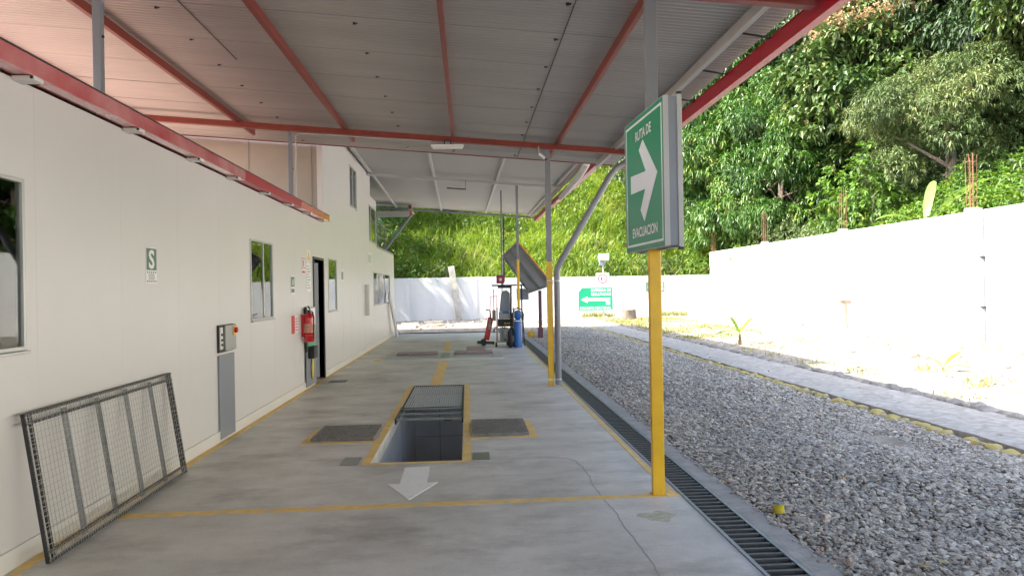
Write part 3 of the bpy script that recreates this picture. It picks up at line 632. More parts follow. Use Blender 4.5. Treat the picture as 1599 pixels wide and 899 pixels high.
# far canopy, turned slightly
cf = thing('far_canopy', (0, 21, 0), 'far pale canopy with white purlins and red gutter beyond the near one', 'canopy')
def zf(x): return 4.66 - .076 * x
def sx(x, y): return x - .012 * (y - 20.6)
FL, FR, F0, F1 = -8.6, 2.78, 13.7, 29.3
mb = MB(); a = [(sx(FL, F0), F0), (sx(FR, F0), F0), (sx(FR, F1), F1), (sx(FL, F1), F1)]
zz = [zf(FL), zf(FR), zf(FR), zf(FL)]
mb.add([(p[0], p[1], q + .09) for p, q in zip(a, zz)] + [(p[0], p[1], q + .115) for p, q in zip(a, zz)], [(3, 2, 1, 0), (4, 5, 6, 7), (0, 1, 5, 4), (1, 2, 6, 5), (2, 3, 7, 6), (3, 0, 4, 7)])
mb.build('roof_sheet', M['sheet2'], cf)
for x in (-6.1, -4.4, -2.63, -0.87, 0.86, 2.55):
    mb = MB(); mb.bar((sx(x, F0), F0, zf(x) + .05), (sx(x, F1), F1, zf(x) + .05), .06, .08); mb.build('purlin', M['palegrey'], cf, .003)
for yb in (20.6, 29.2):
    mb = MB(); mb.bar((FL, yb, zf(FL) - .025), (2.7, yb, zf(2.7) - .025), .06, .07); mb.build('beam', M['palegrey' if yb < 25 else 'greytube'], cf, .003)
mb = MB(); mb.bar((sx(2.86, F0), F0, zf(2.86) - .08), (sx(2.86, F1), F1, zf(2.86) - .08), .14, .16); mb.build('gutter', M['red'], cf, .006)
mb = MB(); mb.bar((sx(2.66, F0), F0, zf(2.66) - .02), (sx(2.66, F1), F1, zf(2.66) - .02), .10, .02); mb.build('gutter_flashing', M['beige'], cf)
post(1.42, 20.62, zf(1.4) - .06, 2.44, cf, .07); post(1.46, 29.2, zf(1.4) - .06, 0, cf, .05, M['darksteel'], 1.9)
mb = MB(); mb.tube([(2.62, 15.8, 4.28), (2.55, 16.3, 4.12), (2.52, 19.5, 4.02)], .07, 14); mb.build('drain_pipe', M['pale'], cf, smooth=True)
# lower fascia over the stair
mb = MB(); mb.box(-4.6, -2.02, 28.2, 28.25, 4.42, 4.62); mb.box(-4.6, -2.02, 28.2, 29.3, 4.62, 4.64); mb.build('fascia_board', M['palegrey'], cf)
mb = MB(); mb.bar((-1.99, 26.4, 4.60), (-1.99, 27.2, 4.36), .10, .14); mb.build('pipe_bracket', M['oxide'], cf, .01)
mb = MB(); mb.tube([(-1.97, 27.1, 4.42), (-2.04, 27.0, 4.30), (-2.10, 27.0, 4.22), (-3.05, 27.0, 2.98)], .045, 12); mb.build('rain_pipe', M['cabinet'], cf, smooth=True)
lt2 = thing('ceiling_light', (-.26, 20.6, 4.4), 'dark open tube light bracket hung from the far canopy', 'ceiling light', 'tube light fittings')
mb = MB(); mb.bar((-.52, 20.5, 4.43), (0, 20.5, 4.39), .05, .03); mb.build('housing', M['darksteel'], lt2)
mb = MB(); mb.box(-.015, .0, 20.49, 20.51, 4.38, 4.64); mb.build('hanger', M['greytube'], lt2)
# stair railing on the low roof
sr = thing('stair_railing', (-3.2, 25, 2.95), 'dark steel railing on the low roof at the far end of the building', 'railing')
mb = MB()
for x, y in ((-3.0, 22.8), (-3.0, 23.9), (-3.0, 25.0), (-3.0, 26.1), (-3.0, 27.3)):
    m_ = MB(); m_.box(x - .02, x + .02, y - .02, y + .02, 2.99, 4.3 if y == 25.0 else 3.95); m_.build('upright', M['greytube'], sr)
mb.bar((-3.0, 22.8, 3.95), (-3.0, 27.3, 3.95), .04, .04); mb.bar((-3.0, 22.8, 3.5), (-3.0, 27.3, 3.5), .03, .03); mb.bar((-3.0, 27.3, 3.95), (-5.8, 27.3, 3.95), .04, .04); mb.bar((-3.0, 27.3, 3.5), (-5.8, 27.3, 3.5), .03, .03)
mb.build('rail', M['greytube'], sr)
p_ = MB(); p_.box(-3.35, -3.29, 26.6, 26.66, 2.99, zf(-3.3) - .02); p_.build('tall_post', M['greytube'], sr)

# =================================================================== EVACUATION SIGN
es = thing('evacuation_sign', (1.44, 5.62, 1.85), 'large green evacuation route sign with white arrow, fixed to the nearest yellow post', 'sign')
ya, yb = 6.12, 5.09; SH = 1.045; zb = 1.89
pa = Vector((1.338, ya, zb)); pb = Vector((1.385, yb, zb)); SW = (pb - pa).length; T = frame(pa, pb - pa, (0, 0, 1))      # the face looks to the lane
def tb(mb, x0, x1, y0, y1, z0, z1): return mb.box(x0, x1, y0, y1, z0, z1, 0, T)
mb = MB(); tb(mb, 0, SW - .006, 0, SH, -.028, -.001); mb.build('face_panel', M['green'], es, .002)
mb = MB(); tb(mb, SW - .005, SW + .004, -.004, SH + .004, -.036, .002); tb(mb, -.006, -.001, -.004, SH + .004, -.036, .002); tb(mb, 0, SW - .006, -.005, -.0005, -.036, -.002); tb(mb, 0, SW - .006, SH + .0005, SH + .005, -.036, -.002); mb.build('front_frame', M['palegrey'], es)
mb = MB(); i0, i1 = .035, .052
mb.poly(rect(i0, i0, SW - i0, i1), T, .0025); mb.poly(rect(i0, SH - i1, SW - i0, SH - i0), T, .0025); mb.poly(rect(i0, i1, i1, SH - i1), T, .0025); mb.poly(rect(SW - i1, i1, SW - i0, SH - i1), T, .0025)
mb.build('border_line', M['white'], es)
def st(s, t): s2 = s / (s + (1 - s) * (yb / ya)); return (s2 * SW, (1 - t) * SH)
ar = [(.14, .42), (.14, .557), (.51, .562), (.38, .705), (.475, .795), (.83, .486), (.46, .195), (.36, .257), (.53, .437)]
mb = MB(); mb.poly([st(*p) for p in ar], T, .003); mb.build('arrow', M['white'], es)
text('lettering', 'RUTA DE', T, SW * .52, SH * .855, .078, .42, M['white'], es, .03, .0035)
text('lettering', 'EVACUACION', T, SW * .52, SH * .135, .078, .66, M['white'], es, .03, .0035)
mb = MB(); tb(mb, .02, SW - .02, .01, SH - .01, -.128, -.122); mb.build('back_panel', M['alu'], es)
mb = MB(); tb(mb, SW - .014, SW - .006, .0, SH, -.098, -.0365); tb(mb, .006, .014, .0, SH, -.098, -.0365); mb.build('side_panel', M['cabinet'], es)
mb = MB(); tb(mb, SW - .02, SW + .004, -.012, SH + .012, -.134, -.0985); tb(mb, -.004, .0195, -.012, SH + .012, -.134, -.0985); tb(mb, .02, SW - .0205, -.012, .01, -.134, -.0985); tb(mb, .02, SW - .0205, SH - .01, SH + .012, -.134, -.0985); mb.build('back_frame', M['palegrey'], es, .002)
mb = MB(); tb(mb, SW - .022, SW + .006, SH + .0125, SH + .03, -.13, -.10); tb(mb, SW - .022, SW + .006, -.03, -.0125, -.13, -.10); mb.build('corner_cap', M['black'], es)

# =================================================================== WALL MOUNTED THINGS (left wall faces +X, viewer's right = +Y)
def wsign(name, y0, y1, z0, z1, label, cat='sign', base='white', t=.004, group=None):
    o = thing(name, (WX, y0, z0), label, cat, group); T = frame((WX + .0005, y0, z0), (0, 1, 0), (0, 0, 1))
    mb = MB(); mb.poly(rect(0, 0, y1 - y0, z1 - z0), T, t); mb.build('panel', M[base], o)
    return o, frame((WX + .0005 + t, y0, z0), (0, 1, 0), (0, 0, 1)), y1 - y0, z1 - z0
o, T, W_, H_ = wsign('safe_zone_sign', 6.44, 6.66, 1.705, 2.015, 'white card with a big S on green, on the wall near the first window')
mb = MB(); mb.poly(rect(.012, .115, W_ - .008, H_ - .008), T, .0015); mb.build('green_field', M['greeng'], o)
text('lettering', 'S', T, W_ * .5, .208, .165, .115, M['white'], o, .03, .0025)
mb = MB()
for i in range(5):
    for zq in (.012, .090): mb.poly([(.018 + i * .041, zq), (.034 + i * .041, zq), (.044 + i * .041, zq + .014), (.028 + i * .041, zq + .014)], T, .001)
mb.build('hatch_marks', M['black'], o)
mb = MB()
for k in range(4): mb.poly(rect(.05, .034 + k * .014, W_ - .05, .040 + k * .014), T, .001)
mb.build('small_print', M['greyink'], o)
o, T, W_, H_ = wsign('exit_sign', 11.58, 11.84, 1.58, 1.875, 'small pale green sign with a white figure, left of the red card by the doorway')
mb = MB(); mb.poly(rect(.02, .12, W_ - .02, H_ - .02), T, .0015); mb.build('green_field', M['greeng'], o)
mb = MB(); mb.poly([(.10, .14), (.12, .14), (.14, .19), (.16, .14), (.18, .14), (.155, .22), (.185, .23), (.18, .24), (.12, .235), (.11, .20)], T, .0025); mb.build('figure', M['white'], o)
mb = MB(); mb.poly(rect(.03, .03, W_ - .03, .09), T, .0015); mb.build('green_strip', M['greeng'], o)
o, T, W_, H_ = wsign('fire_sign', 12.36, 12.62, 1.91, 2.20, 'small white sign with a red frame, above the fire extinguisher')
mb = MB(); mb.poly(rect(.015, .10, .03, H_ - .015), T, .0015); mb.poly(rect(W_ - .03, .10, W_ - .015, H_ - .015), T, .0015); mb.poly(rect(.03, .10, W_ - .03, .115), T, .0015); mb.poly(rect(.03, H_ - .03, W_ - .03, H_ - .015), T, .0015); mb.poly(rect(.09, .13, .15, .24), T, .0015); mb.poly(rect(.03, .02, W_ - .03, .06), T, .0015)
mb.build('red_print', M['signred'], o)
o, T, W_, H_ = wsign('notice_sheet', 12.72, 13.05, 1.62, 2.12, 'tall white printed notice sheet left of the doorway')
mb = MB()
for k in range(9): mb.poly(rect(.04, .06 + k * .046, W_ - .05 - .05 * (k % 3), .075 + k * .046), T, .001)
mb.build('printing', M['greyink'], o)
o, T, W_, H_ = wsign('warning_sign', 12.78, 13.02, 2.15, 2.34, 'small yellow warning triangle sign at the top left of the doorway')
mb = MB(); mb.poly([(.02, .02), (W_ - .02, .02), (W_ / 2, H_ - .01)], T, .0015); mb.build('triangle', M['yellow'], o)
o, T, W_, H_ = wsign('fire_card', 11.60, 11.80, .97, 1.25, 'bright red card on the wall left of the fire extinguisher', base='signred')
o, T, W_, H_ = wsign('price_card', 11.81, 12.02, .97, 1.25, 'white instruction card beside the red card and extinguisher')
mb = MB()
for k in range(5): mb.poly(rect(.03, .04 + k * .045, W_ - .04, .055 + k * .045), T, .001)
mb.build('printing', M['signred'], o)
o, T, W_, H_ = wsign('grey_notice', 16.15, 16.45, 1.85, 2.08, 'small grey notice right of the window beyond the doorway')
mb = MB(); mb.poly(rect(.03, .03, W_ - .03, H_ - .03), T, .001); mb.build('printing', M['greyink'], o)
o, T, W_, H_ = wsign('faded_notice', 20.55, 21.3, 2.36, 2.70, 'faint pale green notice high on the wall above the white box')
mb = MB(); mb.poly(rect(.08, .05, .65, .28), T, .001); mb.build('printing', mat('faint_green', (.5, .56, .48), .6), o)
# white wall box
o = thing('white_wall_box', (WX, 20.6, .96), 'white projecting box on the wall before the long far window', 'wall box')
mb = MB(); mb.box(WX + .001, WX + .10, 19.9, 20.75, .97, 1.80); mb.build('box', M['skirt'], o, .008)
mb = MB(); mb.box(WX + .1005, WX + .105, 19.93, 20.72, 1.0, 1.77); mb.build('lid', M['panel'], o, .003)
# electrical switch box and duct cover
o = thing('switch_box', (WX, 8.5, .95), 'grey metal switch box with red and yellow rotary switch on the wall', 'switch box')
mb = MB(); mb.box(WX + .001, WX + .025, 8.19, 8.70, .965, 1.265); mb.build('back_box', M['darksteel'], o, .004)
mb = MB(); mb.box(WX + .0255, WX + .055, 8.33, 8.69, .975, 1.26); dd = mb.build('cover', M['box'], o, .008)
mb = MB(); mb.box(WX + .0255, WX + .030, 8.21, 8.31, 1.0, 1.24); mb.build('side_plate', M['skirt'], o)
for zz in (1.05, 1.10, 1.16): m_ = MB(); m_.tube([(WX + .030, 8.26, zz), (WX + .040, 8.26, zz)], .014, 10); m_.build('terminal', M['rubber'], o)
mb = MB(); mb.box(WX + .055, WX + .062, 8.57, 8.68, 1.14, 1.245); mb.build('switch_plate', M['yellow'], dd)
mb = MB(); mb.tube([(WX + .062, 8.625, 1.195), (WX + .09, 8.625, 1.195)], .032, 14); mb.build('switch_knob', M['ext'], dd, .003)
o = MB(); o.box(WX + .001, WX + .022, 8.20, 8.72, .02, .935); tag(o.build('duct_cover', M['cabinet'], bevel=.006), 'tall blue grey metal duct cover below the switch box', 'duct cover')
# board behind the extinguisher
o = thing('wall_board', (WX, 12.9, 0), 'grey board with green patch and black holder behind the extinguisher', 'board')
mb = MB(); mb.box(WX + .02, WX + .035, 12.46, 13.22, .03, 1.36); mb.build('board', M['cabinet'], o, .003)
mb = MB(); mb.box(WX + .036, WX + .040, 12.55, 13.2, 1.05, 1.34); mb.build('white_patch', M['white'], o)
mb = MB(); mb.box(WX + .036, WX + .041, 12.55, 13.2, .68, .98); mb.build('green_patch', M['greenb'], o)
mb = MB(); mb.box(WX + .02, WX + .045, 12.44, 12.52, .62, 1.37); mb.build('dark_edge', M['rubber'], o)
mb = MB(); mb.box(WX + .042, WX + .14, 12.58, 12.88, .50, .70); mb.build('holder', M['rubber'], o, .006)
mb = MB(); mb.poly([(.0, .0), (.10, .05), (.16, .30), (.05, .36), (-.03, .22)], frame((WX + .05, 12.78, .14), (0, 1, 0), (0, 0, 1)), .012); mb.build('hanging_label', M['canpaint'], o)
# extinguisher
ex = thing('fire_extinguisher', (-2.60, 12.3, .78), 'red fire extinguisher hung on the wall beside the open doorway', 'fire extinguisher')
c = (-2.60, 12.3, 0)
mb = MB(); mb.lathe([(.07, .80), (.085, .82), (.085, 1.20), (.078, 1.235), (.05, 1.265), (.03, 1.28)], c, 24); mb.build('cylinder', M['ext'], ex, smooth=True)
mb = MB(); mb.lathe([(.0865, .95), (.0865, 1.10)], c, 24); mb.build('label_band', mat('extinguisher_label', (.62, .30, .22), .5, var=.3, scale=40), ex, smooth=True)
mb = MB(); mb.lathe([(.024, 1.28), (.024, 1.315)], c, 12); mb.box(-2.62, -2.58, 12.22, 12.36, 1.31, 1.325); mb.bar((-2.6, 12.36, 1.335), (-2.6, 12.24, 1.385), .022, .01); mb.build('valve', M['black'], ex)
mb = MB(); mb.tube([(-2.58, 12.26, 1.30), (-2.52, 12.20, 1.29), (-2.50, 12.19, 1.20), (-2.51, 12.20, .95), (-2.515, 12.20, .86)], .011, 8); mb.build('hose', M['rubber'], ex, smooth=True)
mb = MB(); mb.lathe([(.088, .90), (.088, .92)], c, 24); mb.box(WX + .001, WX + .04, 12.27, 12.33, .88, 1.25); mb.build('bracket', M['signred'], ex)

# =================================================================== WIRE MESH PANEL
mp_ = thing('mesh_panel', (-2.56, 5.7, 0), 'framed galvanised wire mesh panel leaning against the white wall', 'mesh panel')
A = Vector((-2.53, 4.58, 0.012)); B = Vector((-2.56, 6.84, 0.012)); Cc = Vector((-2.665, 4.63, .905))
u = (B - A); PW = u.length; u.normalize(); vv = (Cc - A); vv = (vv - u * vv.dot(u)); PH = vv.length; vv.normalize()
T = frame(A, u, vv)
mb = MB(); e = .0
for q in (0.0, .065): mb.bar(T @ Vector((q + .006, 0, 0)), T @ Vector((q + .006, PH, 0)), .012, .022, up=(1, 0, 0)); mb.bar(T @ Vector((PW - q - .006, 0, 0)), T @ Vector((PW - q - .006, PH, 0)), .012, .022, up=(1, 0, 0))
for q in (0.0, .055): mb.bar(T @ Vector((0, q + .006, .001)), T @ Vector((PW, q + .006, .001)), .014, .022, up=(1, 0, 0)); mb.bar(T @ Vector((0, PH - q - .006, .001)), T @ Vector((PW, PH - q - .006, .001)), .014, .026, up=(1, 0, 0))
mb.build('frame', M['darksteel'], mp_)
for k in (1, 2, 3, 4):
    xq = PW * k / 5 + .01; mb = MB()
    for q in (-.022, 0.0, .022): mb.bar(T @ Vector((xq + q, .03, -.004)), T @ Vector((xq + q, PH - .03, -.004)), .006, .016, up=(1, 0, 0))
    mb.build('rib', M['steel'], mp_)
mb = MB(); x = .02
while x < PW - .01: mb.tube([T @ Vector((x, .01, .010)), T @ Vector((x, PH - .01, .010))], .0014, 4, cap=False); x += .042
y = .02
while y < PH - .01: mb.tube([T @ Vector((.01, y, .012)), T @ Vector((PW - .01, y, .012))], .0014, 4, cap=False); y += .042
for side in (0, 1, 2, 3):
    n = int((PW if side < 2 else PH) / .032)
    for i in range(n):
        q = .016 + i * .032 + random.uniform(-.004, .004)
        if side == 0: a, b = (q, .0), (q + random.uniform(-.012, .012), .068)
        elif side == 1: a, b = (q, PH), (q + random.uniform(-.012, .012), PH - .068)
        elif side == 2: a, b = (0, q), (.072, q + random.uniform(-.01, .01))
        else: a, b = (PW, q), (PW - .072, q + random.uniform(-.01, .01))
        mb.tube([T @ Vector((*a, .014)), T @ Vector((*b, .014))], .0018, 4, cap=False)
mb.build('wire_mesh', M['wire'], mp_)

# =================================================================== LOOSE THINGS IN THE LANE END
# leaning boards
mb = MB(); mb.bar((-2.50, 26.4, .02), (-2.66, 25.3, 1.50), .30, .05, up=(1, 0, 0)); o = mb.build('leaning_board', M['pale'], bevel=.006); tag(o, 'pale board leaning on the far end of the white building', 'board')
mb = MB(); mb.bar((-.45, 39.6, .0), (-.86, 39.93, 2.9), .34, .07, up=(0, 1, 0)); o = mb.build('concrete_plank', M['rock2'], bevel=.01); tag(o, 'tall stained plank leaning against the far whitewashed wall', 'plank')
mb = MB(); pts = [(-2.9, 28.0, .02)] + [(-2.6 + .2 * i, 27.9 + .05 * math.sin(i * .9), .02) for i in range(18)] + [(1.05 + .12 * math.cos(t), 27.4 + .5 * math.sin(t), .03 + .18 * (1 - math.cos(t * 2)) * .5) for t in [0.4 * i for i in range(14)]]
mb.tube(pts, .018, 8); o = mb.build('air_hose', M['rubber'], smooth=True); tag(o, 'thin black hose lying along the far end of the floor and looping by the equipment', 'hose')
# gas cylinder
gc = thing('gas_cylinder', (1.36, 20.2, 0), 'blue gas cylinder standing at the foot of the far yellow post', 'gas cylinder')
c = (1.37, 20.35, 0)
mb = MB(); mb.lathe([(.10, .005), (.115, .02), (.115, .70), (.10, .76), (.05, .80)], c, 24); mb.build('body', M['blue'], gc, smooth=True)
mb = MB(); mb.lathe([(.085, .79), (.10, .82), (.10, .98), (.06, 1.02)], c, 20); mb.build('cap', M['blue'], gc, smooth=True)
mb = MB(); mb.tube([(1.22 , 20.25, .80), (1.22, 20.22, .95), (1.28, 20.22, 1.06), (1.37, 20.22, 1.09), (1.46, 20.22, 1.05), (1.52, 20.25, .92), (1.51, 20.24, .70), (1.54, 20.24, .05)], .018, 8); mb.build('hose', M['rubber'], gc, smooth=True)
mb = MB(); mb.lathe([(.117, .72), (.117, .75)], c, 24); mb.build('strap', M['white'], gc, smooth=True)
# trolley with equipment
tr = thing('equipment_trolley', (1.05, 20.9, 0), 'cluttered grey and black test equipment trolley under a dark top shelf', 'trolley')
mb = MB(); mb.box(.70, 1.62, 20.8, 21.3, 1.70, 1.74); mb.box(.86, 1.20, 20.85, 21.2, 1.64, 1.70); mb.build('top_shelf', M['darksteel'], tr, .006)
mb = MB(); mb.bar((1.20, 20.8, .05), (1.22, 20.8, 1.70), .05, .05); mb.bar((1.55, 21.2, .05), (1.55, 21.2, 1.70), .04, .04); mb.build('frame_post', M['rubber'], tr)
mb = MB(); mb.add([(.90, 21.0, .98), (1.20, 21.0, .98), (1.20, 21.0, 1.50), (1.12, 21.0, 1.58), (1.02, 21.0, 1.57), (.96, 21.0, 1.48), (.90, 21.25, .98), (1.20, 21.25, .98), (1.20, 21.25, 1.50), (1.12, 21.25, 1.58), (1.02, 21.25, 1.57), (.96, 21.25, 1.48)], [(0, 1, 2, 3, 4, 5), (11, 10, 9, 8, 7, 6)] + [(i, i + 6, (i + 1) % 6 + 6, (i + 1) % 6) for i in range(6)]); mb.build('hood', M['cabinet'], tr, .012)
mb = MB(); mb.box(.88, 1.24, 20.85, 21.2, .78, .97); mb.build('instrument', M['box'], tr, .012)
mb = MB(); mb.box(.98, 1.16, 20.83, 20.85, .92, .99); mb.build('display', M['blue'], tr)
mb = MB(); mb.box(.84, 1.32, 20.85, 21.3, .56, .76); mb.box(1.05, 1.3, 20.7, 20.9, .30, .5); mb.build('battery_case', M['rubber'], tr, .02)
mb = MB(); mb.box(1.02, 1.18, 20.84, 20.849, .62, .67); mb.build('yellow_tag', M['canpaint'], tr)
mb = MB(); mb.box(.80, 1.30, 20.8, 21.3, .12, .15); mb.box(.80, .84, 20.8, 20.84, .15, 1.1); mb.box(1.26, 1.30, 20.84, 20.88, .15, 1.1); mb.box(.90, 1.12, 20.9, 21.2, .15, .52); mb.build('lower_frame', M['steel'], tr, .006)
mb = MB(); mb.lathe([(.09, .20), (.12, .24), (.12, .46), (.05, .52)], (1.08, 20.75, 0), 18); mb.build('air_tank', M['palegrey'], tr, smooth=True)
for x, y in ((.78, 20.74), (1.26, 20.74), (1.12, 21.3)):
    mb = MB(); mb.tube([(x - .025, y, .065), (x + .025, y, .065)], .065, 16); mb.build('wheel', M['rubber'], tr, smooth=True)
mb = MB(); mb.tube([(1.0, 20.7, .5), (1.1, 20.62, .75), (1.25, 20.65, .6), (1.2, 20.7, .3), (1.0, 20.65, .2)], .014, 8); mb.build('cable', M['rubber'], tr, smooth=True)
mb = MB(); mb.bar((.80, 21.0, .1), (.83, 21.0, 1.42), .02, .02); mb.bar((.62, 21.0, .8), (.64, 21.0, 1.40), .02, .02); mb.bar((.64, 21.0, 1.40), (.83, 21.0, 1.42), .02, .02); mb.bar((.74, 21.0, .9), (.74, 21.0, 1.62), .025, .025); mb.build('red_handle_frame', M['signred'], tr)
mb = MB(); mb.box(.69, .79, 20.95, 21.05, .72, 1.02); mb.build('wooden_block', M['wood'], tr, .01)
# waste tyre / black roll
mb = MB()
prof = [(.10 + .09 * 0, 0)]
tp = [(1.16 + .0, 20.45 + .20 * math.cos(t), .24 + .20 * math.sin(t)) for t in [2 * PI * i / 20 for i in range(21)]]
mb.tube(tp, .06, 10); o = mb.build('black_tyre', M['rubber'], smooth=True); tag(o, 'small black tyre standing between the trolley and the blue cylinder', 'tyre')
# jack
jk = thing('trolley_jack', (.60, 21.4, 0), 'red floor jack standing upright left of the equipment trolley', 'jack')
mb = MB(); mb.bar((.52, 21.4, .16), (.66, 21.4, .80), .20, .16); mb.build('frame', M['ext'], jk, .025)
mb = MB(); mb.tube([(.60, 21.32, .45), (.64, 21.32, .75)], .04, 12); mb.build('ram', M['palegrey'], jk, smooth=True)
mb = MB(); mb.tube([(.66, 21.4, .8), (.64, 21.4, 1.0), (.52, 21.4, 1.03)], .018, 8); mb.build('handle', M['rubber'], jk, smooth=True)
for y in (21.25, 21.55):
    mb = MB(); mb.tube([(.44, y - .03, .09), (.44, y + .03, .09)], .09, 16); mb.build('wheel', M['rubber'], jk, smooth=True)
mb = MB(); mb.bar((.25, 21.3, .10), (.75, 21.3, .07), .12, .08); mb.build('foot', M['darksteel'], jk, .01)
# red box on post
o = thing('alarm_box', (1.02, 21.9, 1.75), 'dark red box on a thin rod above the equipment trolley', 'alarm box')
mb = MB(); mb.box(.86, 1.10, 21.9, 22.0, 1.78, 2.03); mb.build('box', mat('box_maroon', (.33, .02, .06), .4), o, .01)
mb = MB(); mb.lathe([(.05, 0), (.04, .01)], (0, 0, 0), 12)
mb = MB(); mb.tube([(.98, 21.9, 1.90), (.98, 21.885, 1.90)], .05, 14); mb.build('bell', M['pale'], o)
mb = MB(); mb.tube([(1.03, 22.05, 1.75), (1.05, 22.05, 4.55)], .025, 8); mb.tube([(1.03, 22.05, .15), (1.03, 22.05, 1.75)], .018, 8); mb.build('rod', M['greytube'], o)
# tilted ribbed lid
M['lidgrey'] = mat('lid_grey', (0.34, 0.34, 0.34), 0.5, var=0.08)
tl = thing('tilted_lid', (2.0, 24, 1.5), 'grey ribbed metal lid with yellow edge tilted over the equipment', 'metal lid')
a0 = Vector((1.20, 24.3, 2.70)); a1 = Vector((1.66, 23.9, 3.13)); b0 = Vector((2.02, 24.1, 1.50)); b1 = Vector((2.74, 23.6, 1.62))
b1 = a1 + (b0 - a0) * 1.05 + Vector((.22, 0, -.12))
def ql(mb, p, q, r_, s_, nrm, t, mi=0):
    n = Vector(nrm) * t; vs = [p, q, r_, s_]; mb.add([tuple(x) for x in vs] + [tuple(x + n) for x in vs], [(0, 1, 2, 3), (7, 6, 5, 4), (0, 4, 5, 1), (1, 5, 6, 2), (2, 6, 7, 3), (3, 7, 4, 0)], mi)
nn = (a1 - a0).cross(b0 - a0).normalized();  nn = nn if nn.y > 0 else -nn
mb = MB(); ql(mb, a0, a1, b1, b0, nn, .03); mb.build('sheet', M['lidgrey'], tl)
mb = MB()
for t in (0.0, .45, .9): mb.bar(a0.lerp(a1, t) - nn * .03, b0.lerp(b1, t) - nn * .03, .05, .05, up=nn)
mb.bar(a0 - nn * .03, a1 - nn * .03, .06, .06, up=nn); mb.bar(b0 - nn * .03, b1 - nn * .03, .06, .06, up=nn); mb.build('ribs', M['steel'], tl)
mb = MB(); mb.bar(a1 + nn * .02, b1 + nn * .02, .025, .07, up=nn); mb.build('yellow_edge', M['orange'], tl)
mb = MB(); mb.box(1.62, 2.02, 24.4, 24.5, 1.25, 1.62); mb.build('hanging_box', M['cabinet'], tl, .01)
mb = MB(); mb.box(2.30, 2.40, 23.95, 24.05, -.03, 1.55); mb.box(2.27, 2.43, 23.92, 24.08, -.03, .35); mb.build('support_post', mat('post_maroon', (.12, .03, .05), .5), tl, .006)
mb = MB(); mb.bar((1.17, 24.3, 2.7), (1.17, 24.32, 1.75), .03, .03); mb.build('stay', M['darksteel'], tl)
mb = MB(); mb.box(1.98, 2.20, 24.55, 24.75, -.03, .20); mb.box(2.03, 2.15, 24.54, 24.55, .02, .15, 1); o = mb.build('yellow_block', [M['orange'], M['canpaint']], bevel=.012); tag(o, 'small orange and yellow block on the gravel by the maroon post', 'block')
# debris heap at the far end
for i in range(9):
    mb = MB(); bx_, by_ = -3.1 + random.uniform(0, 1.5), 30.6 + random.uniform(0, 4)
    a = random.uniform(-.6, .6); mb.bar((bx_, by_, .03 + .02 * i), (bx_ + .9 * math.cos(a), by_ + .9 * math.sin(a), .06 + .02 * i), .14, .03)
    o = mb.build('scrap_board', M['wood'] if i % 3 else M['pale']); tag(o, 'loose scrap board in the small heap beyond the floor at the left', 'scrap board', 'scrap boards beyond the floor')

# =================================================================== BOUNDARY WALLS
fw = thing('far_wall', (4, 40, 0), 'long low whitewashed wall across the far end, stained and partly shaded', 'wall')
mb = MB(); mb.box(-30, 2.0, 40.0, 40.15, -.2, 2.30); mb.build('wall_panel', M['wallgrey'], fw, .01)
mb = MB(); mb.box(2.0, 13.38, 40.0, 40.15, -.2, 2.22); mb.build('wall_panel', M['wallw'], fw, .01)
for x in (-6.5, -3.2, 0.4, 3.8, 7.2, 10.4):
    mb = MB(); mb.box(x - .13, x + .13, 39.97, 40.0, -.2, 2.26); mb.build('pilaster', M['wallgrey'] if x < 3 else M['wallw'], fw, .006)
rw = thing('side_wall', (13.4, 18, 0), 'tall bright white boundary wall on the right with rusty rebar columns', 'wall')
cols_y = (5.0, 12.0, 19.0, 25.8, 32.8, 39.8)
mb = MB(); mb.box(13.4, 13.56, -12, 40.2, -.2, 3.46); mb.build('wall_panel', M['wallw'], rw, .01)
for k, yy in enumerate(cols_y):
    mb = MB(); mb.box(13.385, 13.62, yy - .15, yy + .15, -.2, 3.56 if k != 5 else 3.47); c_ = mb.build('column', M['wallw'], rw, .01)
    for q in range(6):
        dx, dy = (q % 3) * .09 - .09, (q // 3) * .16 - .08; hh = random.uniform(1.25, 1.55)
        mb = MB(); mb.tube([(13.5 + dx, yy + dy, 3.4), (13.5 + dx + random.uniform(-.02, .02), yy + dy + random.uniform(-.03, .03), 3.5 + hh)], .008, 6); mb.build('rebar', M['rebar'], c_)
    for zz in (3.8, 4.3, 4.8):
        mb = MB(); mb.tube([(13.40, yy - .09, zz), (13.60, yy - .09, zz), (13.60, yy + .09, zz), (13.40, yy + .09, zz), (13.40, yy - .09, zz)], .005, 5); mb.build('stirrup', M['rebar'], c_)
mb = MB(); mb.tube([(13.35, 18.42, .02), (13.36, 18.42, .85), (13.35, 18.42, .9), (13.36, 18.43, 2.3), (13.35, 18.42, 3.5)], .035, 8); wp_ = mb.build('conduit', M['greytube'], rw, smooth=True)
for zz in (.9, 2.2): mb = MB(); mb.box(13.30, 13.40, 18.36, 18.48, zz, zz + .05); mb.build('pipe_clamp', M['darksteel'], rw)

